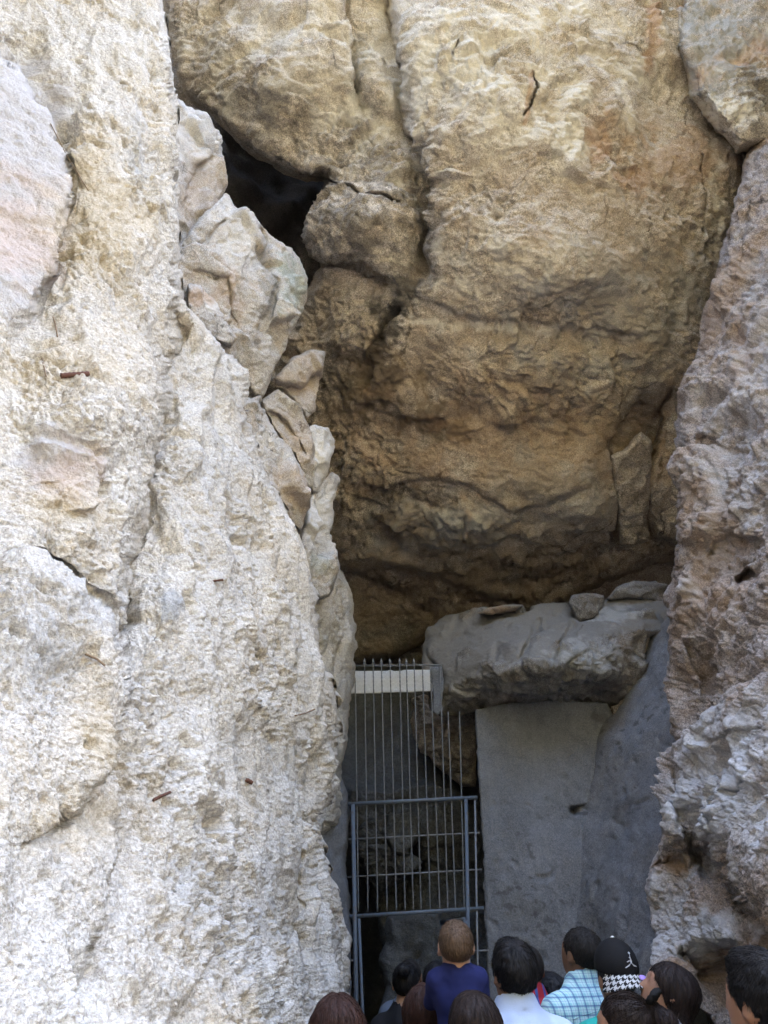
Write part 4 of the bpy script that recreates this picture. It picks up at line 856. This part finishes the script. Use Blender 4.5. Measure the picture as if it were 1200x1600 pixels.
def m_shoes(sit): return cached(('f', sit), lambda: surf_nets(lambda p: np.maximum(f_feet(p, sit) - .008, (.335 if sit else .002) - p[:, 2]), np.arange(-.26, .261, .017), np.arange(-.12, .30, .017), np.arange(-.02, .48, .017)))
# hair styles in head space: signed distance, flow and where the strands grow
def line_cut(p, z0=1.600, y0=.018, k=1.0, dz=0.0): return -((p[:, 2] - z0 - dz) - (p[:, 1] - y0) * k) / math.hypot(1, k)
def h_short(p): 
    tuft = perlin(p * 22, 328) * .004 + perlin(p * v3(80, 30, 60), 329) * .004
    s = tuft + smin(s_ell(p, (0, -.014, 1.641), (.086, .106, .096)), s_ell(p, (0, .025, 1.70), (.058, .06, .035)), .03)
    return smax(s + perlin(p * 60, 321) * .003, line_cut(p), .012)
def h_crop(p): return smax(s_ell(p, (0, -.013, 1.637), (.0815, .1015, .0925)) + perlin(p * 70, 322) * .002, line_cut(p), .010)
def h_long(p):
    s = smin(s_ell(p, (0, -.016, 1.640), (.089, .110, .098)), s_cone(p, (0, -.055, 1.62), (0, -.10, 1.28), .084, .070, 1.12, .72), .05)
    s = smax(s, line_cut(p, 1.60, .03, 1.1, -.05), .012); s = smax(s, -s_ell(p, (0, .08, 1.54), (.062, .09, .10)), .015)
    part = np.exp(-(p[:, 0] / .008) ** 2) * .006 * (p[:, 2] > 1.66)
    return s + part + perlin(p * v3(55, 55, 8), 323) * .004
def h_bob(p):
    s = smin(s_ell(p, (0, -.016, 1.640), (.091, .110, .098)), s_cone(p, (0, -.05, 1.62), (0, -.07, 1.50), .086, .07, 1.05, .8), .04)
    s = smax(s, line_cut(p, 1.60, .03, 1.1, -.05), .012); s = smax(s, -s_ell(p, (0, .08, 1.54), (.062, .09, .10)), .015)
    return s + perlin(p * v3(55, 55, 10), 324) * .004
def h_tied(p):
    s = smax(s_ell(p, (0, -.014, 1.638), (.082, .105, .095)), line_cut(p, 1.60, .018, 1.0, .0), .012) + perlin(p * v3(50, 50, 20), 325) * .003
    return s
def h_bun(p): return smin(h_tied(p), s_ell(p, (0, -.118, 1.70), (.040, .034, .036)) + perlin(p * 50, 326) * .004, .015)
def h_tail(p): return smin(h_tied(p), sunion([s_cone(p, (0, -.11, 1.685), (0, -.155, 1.64), .022, .036), s_cone(p, (0, -.155, 1.64), (0, -.15, 1.36), .038, .016)], .03) + perlin(p * v3(60, 60, 12), 327) * .004, .012)
HAIR = {'short': (h_short, (0, -.055, 1.735), .0, .042), 'crop': (h_crop, (0, -.06, 1.73), .0, .016), 'long': (h_long, (0, -.01, 1.75), .5, .10), 'bob': (h_bob, (0, -.02, 1.75), .5, .06), 'bun': (h_bun, (0, -.125, 1.70), -1, .05), 'tail': (h_tail, (0, -.12, 1.69), -1, .06)}
def m_hair(kind):
    fn = HAIR[kind][0]; lo = 1.18 if kind in ('long', 'tail') else 1.42
    return cached(('h', kind), lambda: surf_nets(fn, np.arange(-.13, .131, .0055), np.arange(-.21, .14, .0055), np.arange(lo, 1.77, .0055)))
def strands(kind, n, seed, rad=.0011):
    fn, crown, mode, L = HAIR[kind]; v, q = m_hair(kind); rng = np.random.RandomState(seed)
    g = lambda p: np.stack([fn(p + v3(*e)) - fn(p - v3(*e)) for e in ((.003, 0, 0), (0, .003, 0), (0, 0, .003))], 1)
    p = v[rng.randint(0, len(v), n)].astype(np.float32); p = p[line_cut(p, dz=.004) < 0] if kind in ('short', 'crop') else p; n = len(p)
    steps = 6; path = [p]; lift = rng.uniform(.0005, .006 if kind != 'short' else .008, n).astype(np.float32); crown = v3(*crown)
    jit = rng.normal(0, .22, (n, 3)).astype(np.float32); ln = (L * rng.uniform(.6, 1.2, n)).astype(np.float32)
    for k in range(steps):
        N_ = g(p); N_ /= np.linalg.norm(N_, axis=1, keepdims=True) + 1e-9
        d = p - crown; d = d / (np.linalg.norm(d, axis=1, keepdims=True) + 1e-6)
        if mode == -1: d = np.where((p[:, 2:3] < 1.60) & (p[:, 1:2] < -.09), v3(0, 0, -1), -d)
        else: d = d * (1 - mode) + v3(0, -.15, -1) * mode
        d = d + jit; d = d - N_ * (d * N_).sum(1, keepdims=True); d /= np.linalg.norm(d, axis=1, keepdims=True) + 1e-6
        p = p + d * (ln / steps)[:, None]; p = p - N_ * (fn(p) - lift * (k + 1) / steps)[:, None]; path.append(p)
    P_ = np.stack(path, 1); m = steps + 1
    T = np.gradient(P_, axis=1); T /= np.linalg.norm(T, axis=2, keepdims=True) + 1e-9
    U = np.cross(T, v3(.3, .5, .8)); U /= np.linalg.norm(U, axis=2, keepdims=True) + 1e-9; W_ = np.cross(T, U)
    r = (rad * np.linspace(1, .25, m))[None, :, None]
    V_ = np.stack([P_ + r * (U * math.cos(a) + W_ * math.sin(a)) for a in (0, 2.094, 4.189)], 2).reshape(-1, 3)
    base = (np.arange(n)[:, None, None] * m + np.arange(m - 1)[None, :, None]) * 3; j = np.arange(3)[None, None]; j2 = (j + 1) % 3
    Q = np.stack([base + j, base + j2, base + 3 + j2, base + 3 + j], -1).reshape(-1, 4)
    return V_.astype(np.float32), Q
# ---- fabrics, skin, hair
def cloth(name, col, rough=.85):
    t = NT(name); c = t.mix(.35, col, t.ramp(t.noise(9, 4), [(.35, tuple(x * .75 for x in col)), (.65, tuple(min(1, x * 1.12) for x in col))]))
    return t.done(c, rough, t.bump(t.noise(260, 3), .0012), .2)
def plaid():
    t = NT('blue_plaid_cotton'); sx = t.n('ShaderNodeSeparateXYZ'); t.l(t.tc.outputs['Object'], sx.inputs[0])
    def band(axis_, period, lo, hi, off=0.0):
        f = t.math('FRACT', t.math('ADD', t.math('DIVIDE', axis_, period), 50.0 + off)); return t.math('MULTIPLY', t.math('GREATER_THAN', f, lo), t.math('LESS_THAN', f, hi))
    x, z = sx.outputs[0], sx.outputs[2]; P_ = .034; c = (0.30, 0.55, 0.60)
    c = t.mix(t.math('MULTIPLY', band(x, P_, 0, .42), .45), c, (0.62, 0.80, 0.80)); c = t.mix(t.math('MULTIPLY', band(z, P_, 0, .42), .45), c, (0.62, 0.80, 0.80))
    for ax in (x, z):
        c = t.mix(t.math('MULTIPLY', band(ax, P_, .55, .72), .62), c, (0.06, 0.10, 0.28)); c = t.mix(t.math('MULTIPLY', band(ax, P_, .18, .26), .35), c, (0.08, 0.16, 0.36))
    return t.done(c, .85, t.bump(t.noise(260, 3), .001), .2)
def stripes(name, base, line):
    t = NT(name); sx = t.n('ShaderNodeSeparateXYZ'); t.l(t.tc.outputs['Object'], sx.inputs[0]); f = t.math('FRACT', t.math('ADD', t.math('DIVIDE', sx.outputs[0], .05), 20))
    return t.done(t.mix(t.math('LESS_THAN', f, .3), base, line), .85, None, .2)
def skin(name, col):
    t = NT(name); c = t.mix(.4, col, t.ramp(t.noise(25, 5), [(.3, tuple(x * .8 for x in col)), (.7, tuple(min(1, x * 1.15) for x in col))]))
    t.b.inputs['Subsurface Weight'].default_value = .15; t.b.inputs['Subsurface Radius'].default_value = (.01, .004, .002); t.b.inputs['Subsurface Scale'].default_value = .5
    return t.done(c, .55, t.bump(t.noise(220, 3), .0006), .35)
def hair_m(name, col, rough=.58, tip=None):
    t = NT(name); mp = t.n('ShaderNodeMapping'); mp.inputs['Scale'].default_value = (90, 90, 9); t.l(t.tc.outputs['Object'], mp.inputs['Vector'])
    n = t.noise(1.0, 4, .6, mp.outputs['Vector']); c = t.mix(.8, col, t.ramp(n, [(.3, tuple(x * .5 for x in col)), (.7, tuple(x * 1.9 for x in (tip or col)))]))
    return t.done(c, rough, t.bump(n, .005), .26)
MS = {'tan': skin('tan_skin', (.28, .15, .095)), 'brown': skin('brown_skin', (.19, .10, .06)), 'light': skin('light_skin', (.40, .24, .165))}
MH = {'black': hair_m('black_hair', (.007, .0065, .0075)), 'dark': hair_m('dark_brown_hair', (.014, .008, .0065)), 'red': hair_m('reddish_brown_hair', (.026, .010, .007)), 'brown': hair_m('light_brown_hair', (.068, .042, .025), .55), 'cropblack': hair_m('cropped_black_hair', (.012, .010, .009), .65)}
M['denim'] = cloth('dark_denim', (.03, .04, .07)); M['shoe'] = cloth('shoe_leather', (.03, .025, .02), .6)
def bend(v, pitch, yaw, hs=1.0, roll=0.0):
    """tilt and turn the head about the neck, fading out into the shoulders"""
    w_ = sstep(1.43, 1.545, v[:, 2])[:, None]; out = v - NECK
    for ang, a, b in ((pitch, 1, 2), (roll, 0, 2), (yaw, 0, 1)):
        th = ang * w_[:, 0]; c, s = np.cos(th), np.sin(th); x, y = out[:, a].copy(), out[:, b].copy()
        out[:, a], out[:, b] = x * c - y * s, x * s + y * c
    return (out + NECK).astype(np.float32)
def person(px, py, Y, label, hair='short', hcol='black', skin_='tan', shirt=None, fem=False, yaw=0, hyaw=0, pitch=14, collar=False, sleeve=.75, pose='stand', hs=1.0, sit=False, scale=None, group='people looking up at the cave', nst=900, extra=None, roll=0):
    T = V(px, py, Y); e = empty('person', (T.x, T.y, 0), R(yaw)); tag(e, label, 'person', group)
    bd = lambda v: bend(v, R(pitch), R(hyaw), hs, R(roll)); nd = v3(0, 0, -.115) if sit else v3(0, 0, -.036); hsp = lambda v: (v - NECK) * hs + NECK + nd
    hv, hq = m_hair(hair) if hair != 'cap' else m_hair('crop')
    hv2 = bd(hsp(hv)); it = hv2[:, 2].argmax(); topz = hv2[it, 2]
    extra_top = .022 if hair == 'cap' else 0
    s = scale or T.z / (topz + extra_top); z0 = T.z - (topz + extra_top) * s
    c, sn = math.cos(R(yaw)), math.sin(R(yaw)); ox, oy = hv2[it, 0] * s, hv2[it, 1] * s
    e.location = (T.x - (ox * c - oy * sn), T.y, z0)
    e.scale = (s, s, s)
    def put(name, vq, mat, parent=e, smooth=True): return link(name, np_mesh(name, vq[0], vq[1], smooth=smooth), mat, parent)
    bv, bq = m_body(fem, pose, hs, sit); put('body', (bd(bv), bq), MS[skin_])
    ho = put('hair', (hv2, hq), MH[hcol])
    if nst:
        sv, sq = strands(hair if hair != 'cap' else 'crop', nst, int(px), .0011 if hs == 1 else .0009); put('hair_strands', (bd(hsp(sv)), sq), MH[hcol], ho)['kind'] = 'stuff'
    sv, sq = m_shirt(fem, pose, collar, sleeve); w_ = bd(sv) * .5 + sv * .5; put('shirt', (w_ if collar else sv, sq), shirt)
    if collar and not sit:
        xs_ = np.linspace(-.15, .15, 25); yk = []
        for x in xs_:
            yy = np.linspace(-.22, -.02, 90); pp = np.stack([np.full(90, x), yy, np.full(90, 1.372 - abs(x) * .25)], 1).astype(np.float32); f_ = smin(f_torso(pp, fem), f_arms(pp, pose, True, .8), .05) - .013 + wr_noise(pp); k = int(np.argmax(f_ < 0)); yk.append(pp[k] - v3(0, .0015, 0))
        yk = np.array(yk); vv = np.concatenate([yk + v3(0, 0, .0025), yk - v3(0, 0, .0025), yk + v3(0, .006, .0025), yk + v3(0, .006, -.0025)]); n_ = len(yk); i_ = np.arange(n_ - 1)
        put('yoke_seam', (bend(vv, R(pitch), R(hyaw)) * .5 + vv * .5, np.concatenate([np.stack([i_, i_ + 1, i_ + 1 + n_, i_ + n_], 1), np.stack([i_ + 2 * n_, i_ + 1 + 2 * n_, i_ + 1, i_], 1), np.stack([i_ + n_, i_ + 1 + n_, i_ + 1 + 3 * n_, i_ + 3 * n_], 1)])), shirt)
    pv, pq = m_pants(fem, sit); put('trousers', (pv, pq), M['denim']); fv, fq = m_shoes(sit)
    for sd in (-1, 1):
        keep = fv[fq].mean(1)[:, 0] * sd > 0; ids = np.unique(fq[keep]); mp = np.full(len(fv), -1); mp[ids] = np.arange(len(ids)); put('shoe', (fv[ids], mp[fq[keep]]), M['shoe'])
    if extra: extra(e, bd, put)
    return e
# ---- the backwards cap: crown, button, patterned brim, white leaping figure, round sticker
M['cap'] = cloth('black_wool', (.010, .010, .011), .8); M['capw'] = cloth('white_thread', (.55, .55, .55), .8); M['blk'] = cloth('black_print', (.012, .012, .013)); M['lilac'] = cloth('lilac_sticker', (.42, .28, .72), .4)
def cap_extra(e, bd, put):
    C_ = v3(0, -.014, 1.628)
    def dome(p): return np.maximum(np.maximum(s_ell(p, C_, (.094, .114, .113)), -s_ell(p, C_, (.085, .105, .103))), 1.612 + (p[:, 1] + .02) * .12 - p[:, 2])
    v, q = surf_nets(dome, np.arange(-.11, .111, .0055), np.arange(-.15, .12, .0055), np.arange(1.57, 1.76, .0055)); cp = put('cap', (bd(v), q), M['cap'])
    v, q = surf_nets(lambda p: s_ell(p, (0, -.014, 1.743), (.010, .010, .006)), np.arange(-.016, .017, .003), np.arange(-.032, .005, .003), np.arange(1.73, 1.754, .003)); put('button', (bd(v), q), M['capw'], cp)
    # brim behind the head, drooping; two-two twill of 4 black, 4 white threads
    nu, nv_ = 72, 26; V_, Q, mi = [], [], []
    for side in (0, 1):
        for j in range(nv_ + 1):
            for i in range(nu + 1):
                a = -1.25 + 2.5 * i / nu; r = j / nv_; x = math.sin(a) * (.088 + .014 * r); yb = -.014 - math.cos(a) * .106 - r * .072 * max(0.0, math.cos(a * 1.18)) ** .7
                z = 1.612 - r * .046 - abs(math.sin(a)) ** 2 * .020 * (0.4 + r) - side * .003; V_.append((x, yb, z))
        o = side * (nu + 1) * (nv_ + 1)
        for j in range(nv_):
            for i in range(nu):
                f = o + j * (nu + 1) + i; fc = (f, f + 1, f + nu + 2, f + nu + 1); Q.append(fc if side == 0 else fc[::-1])
                w_, t_ = (i % 8) < 4, (j % 8) < 4; mi.append(0 if (w_ if (i + j) % 4 < 2 else t_) else 1)
    me = np_mesh('brim', bd(np.array(V_, np.float32)), Q); me.polygons.foreach_set('material_index', np.array(mi, np.int32)); link('brim', me, [M['blk'], M['capw']], cp)
    # leaping figure: flat raised emblem wrapped on the crown
    fig = [[(0.02, .30), (.06, .30), (.10, .10), (.06, -.06), (-.04, -.06), (-.06, .08)], [(.02, .26), (.05, .30), (.075, .62), (.045, .63), (.01, .40)], [(-.04, .10), (-.30, .02), (-.34, .06), (-.06, .20)],
           [(-.04, -.06), (.03, -.02), (-.20, -.26), (-.48, -.40), (-.52, -.36), (-.24, -.18)], [(.0, -.04), (.07, -.02), (.24, -.22), (.46, -.30), (.46, -.36), (.20, -.30)]]
    circ = lambda cx, cy, r: [(cx + r * math.cos(k * math.pi / 5), cy + r * math.sin(k * math.pi / 5)) for k in range(10)]
    fig += [circ(-.01, .36, .065), circ(.06, .70, .085)]
    vs_, qs_, tr = [], [], []
    for poly in fig:
        b = len(vs_); n = len(poly)
        for (u, w_) in poly:
            x = u * .062 + .022; z = 1.652 + w_ * .050; t = 1 - (x / .094) ** 2 - ((z - 1.628) / .113) ** 2; y = -.014 - .114 * math.sqrt(max(t, 0)); vs_ += [(x, y - .0022, z), (x, y + .004, z)]
        for k in range(n):
            k2 = (k + 1) % n; qs_.append((b + 2 * k, b + 2 * k2, b + 2 * k2 + 1, b + 2 * k + 1))
        for k in range(1, n - 1): tr.append((b, b + 2 * k, b + 2 * k + 2))
    me = np_mesh('emblem', bd(np.array(vs_, np.float32)), qs_, tr, smooth=False); link('emblem', me, M['capw'], cp)
    vs_ = [(.060 + .015 * math.cos(a) , -.137 + .013 * math.sin(a), 1.5935 + .009 * math.sin(a)) for a in np.linspace(0, 6.283, 17)[:-1]]; b = [(x, y - .002, z + .003) for x, y, z in vs_]
    me = np_mesh('sticker', bd(np.array(vs_ + b, np.float32)), [(i, (i + 1) % 16, 16 + (i + 1) % 16, 16 + i) for i in range(16)], [(16, 16 + k, 17 + k) for k in range(1, 15)], False); link('sticker', me, M['lilac'], cp)
def tie_extra(e, bd, put):
    def ring(p):
        q = p - v3(0, -.118, 1.685); d = v3(0, -.75, -.66); d /= np.linalg.norm(d); h = q @ d; r = np.linalg.norm(q - h[:, None] * d, axis=1); return np.hypot(r - .026, h) - .013 + perlin(p * 70, 331) * .006
    v, q = surf_nets(ring, np.arange(-.05, .051, .004), np.arange(-.17, -.07, .004), np.arange(1.63, 1.74, .004)); put('hair_tie', (bd(v), q), M['cap'])
def glass_extra(e, bd, put):
    v, q = [], []
    for s in (-1, 1):
        for (a, b) in (((s * .012, .108, 1.627), (s * .062, .100, 1.630)), ((s * .062, .100, 1.630), (s * .085, -.01, 1.632)), ((s * .014, .112, 1.603), (s * .058, .104, 1.603))):
            v2, q2 = twisted_bar(a, b, .006); b0 = len(v); v += [tuple(x) for x in v2]; q += [tuple(i + b0 for i in f) for f in q2]
        b0 = len(v); v += [(s * .012, .110, 1.627), (s * .062, .102, 1.630), (s * .058, .105, 1.603), (s * .014, .113, 1.603)]; q.append((b0, b0 + 1, b0 + 2, b0 + 3))
    put('glasses', (bd(np.array(v, np.float32)), q), M['blk'], e, False)
C_ = lambda n, c: cloth(n, c)
person(522, 1549, 2.9, 'person with straight reddish-brown hair nearest the left wall, seen from behind', 'long', 'red', 'tan', C_('grey_jersey', (.25, .24, .25)), True, yaw=4, pitch=10, nst=1300)
person(641, 1497, 5.9, 'dark-haired person mostly hidden beyond the black shirt, only the head showing', 'crop', 'cropblack', 'brown', C_('dull_blue_cotton', (.10, .12, .16)), yaw=-10, pitch=12, nst=0)
person(634, 1503, 5.1, 'person in black top with dark hair knotted up, in front of the gate doorway', 'bun', 'black', 'light', C_('black_jersey', (.012, .012, .014)), True, yaw=-8, pitch=6, nst=600)
person(682, 1500, 5.6, 'dark-haired person hidden behind the raised toddler', 'bob', 'black', 'tan', C_('plum_cotton', (.10, .05, .07)), True, pitch=10, nst=300)
person(660, 1534, 3.55, 'person with long reddish hair carrying the toddler', 'long', 'red', 'tan', C_('blue_denim_shirt', (.05, .08, .20)), True, yaw=-14, pitch=8, pose='carry', nst=900)
person(709, 1437, 3.30, 'toddler in navy shirt with light brown hair held up above the crowd', 'crop', 'brown', 'light', C_('navy_jersey', (.012, .016, .075)), yaw=3, pitch=26, pose='hug', hs=1.62, sit=True, collar=True, sleeve=1.0, scale=.50, nst=1400)
person(736, 1546, 3.0, 'person with smooth dark brown hair right below the toddler', 'bob', 'dark', 'tan', C_('brown_cotton', (.10, .06, .05)), True, yaw=6, pitch=8, nst=1300)
person(793, 1464, 3.4, 'man in white collared shirt with thick black hair', 'short', 'black', 'tan', C_('white_shirting', (.50, .60, .80)), yaw=8, hyaw=6, pitch=12, collar=True, nst=1400)
person(821, 1476, 4.4, 'person in red striped shirt half hidden by the white shirt', 'crop', 'cropblack', 'brown', stripes('red_blue_stripe', (.36, .03, .045), (.06, .10, .32)), yaw=10, pitch=6, collar=True, nst=0)
person(852, 1516, 4.6, 'person with dark glasses turned sideways beside the plaid shirt', 'short', 'black', 'brown', C_('dark_red_cotton', (.12, .03, .03)), yaw=62, pitch=14, nst=300, extra=glass_extra)
person(906, 1448, 4.15, 'man in blue plaid shirt with cropped dark hair', 'crop', 'cropblack', 'brown', plaid(), yaw=24, hyaw=6, pitch=13, collar=True, nst=1400)
person(957, 1475, 3.75, 'person in teal shirt wearing a backwards black cap', 'cap', 'black', 'tan', C_('teal_cotton', (.03, .36, .32)), yaw=10, pitch=4, nst=0, extra=cap_extra)
person(1044, 1502, 3.6, 'dark-haired person in profile gazing up to the left, by the right rock', 'bob', 'dark', 'tan', C_('grey_cotton', (.2, .2, .22)), True, yaw=70, hyaw=18, pitch=30, nst=1200)
person(972, 1548, 3.0, 'person with dark brown hair pulled into a black hair tie', 'tail', 'dark', 'tan', C_('grey_blue_cotton', (.22, .25, .32)), True, yaw=62, pitch=4, nst=1300, extra=tie_extra)
person(1164, 1479, 2.25, 'man with thick black hair at the right edge of the crowd, nearest the camera', 'short', 'black', 'tan', C_('charcoal_cotton', (.04, .04, .045)), yaw=22, hyaw=6, pitch=12, collar=False, nst=2800)
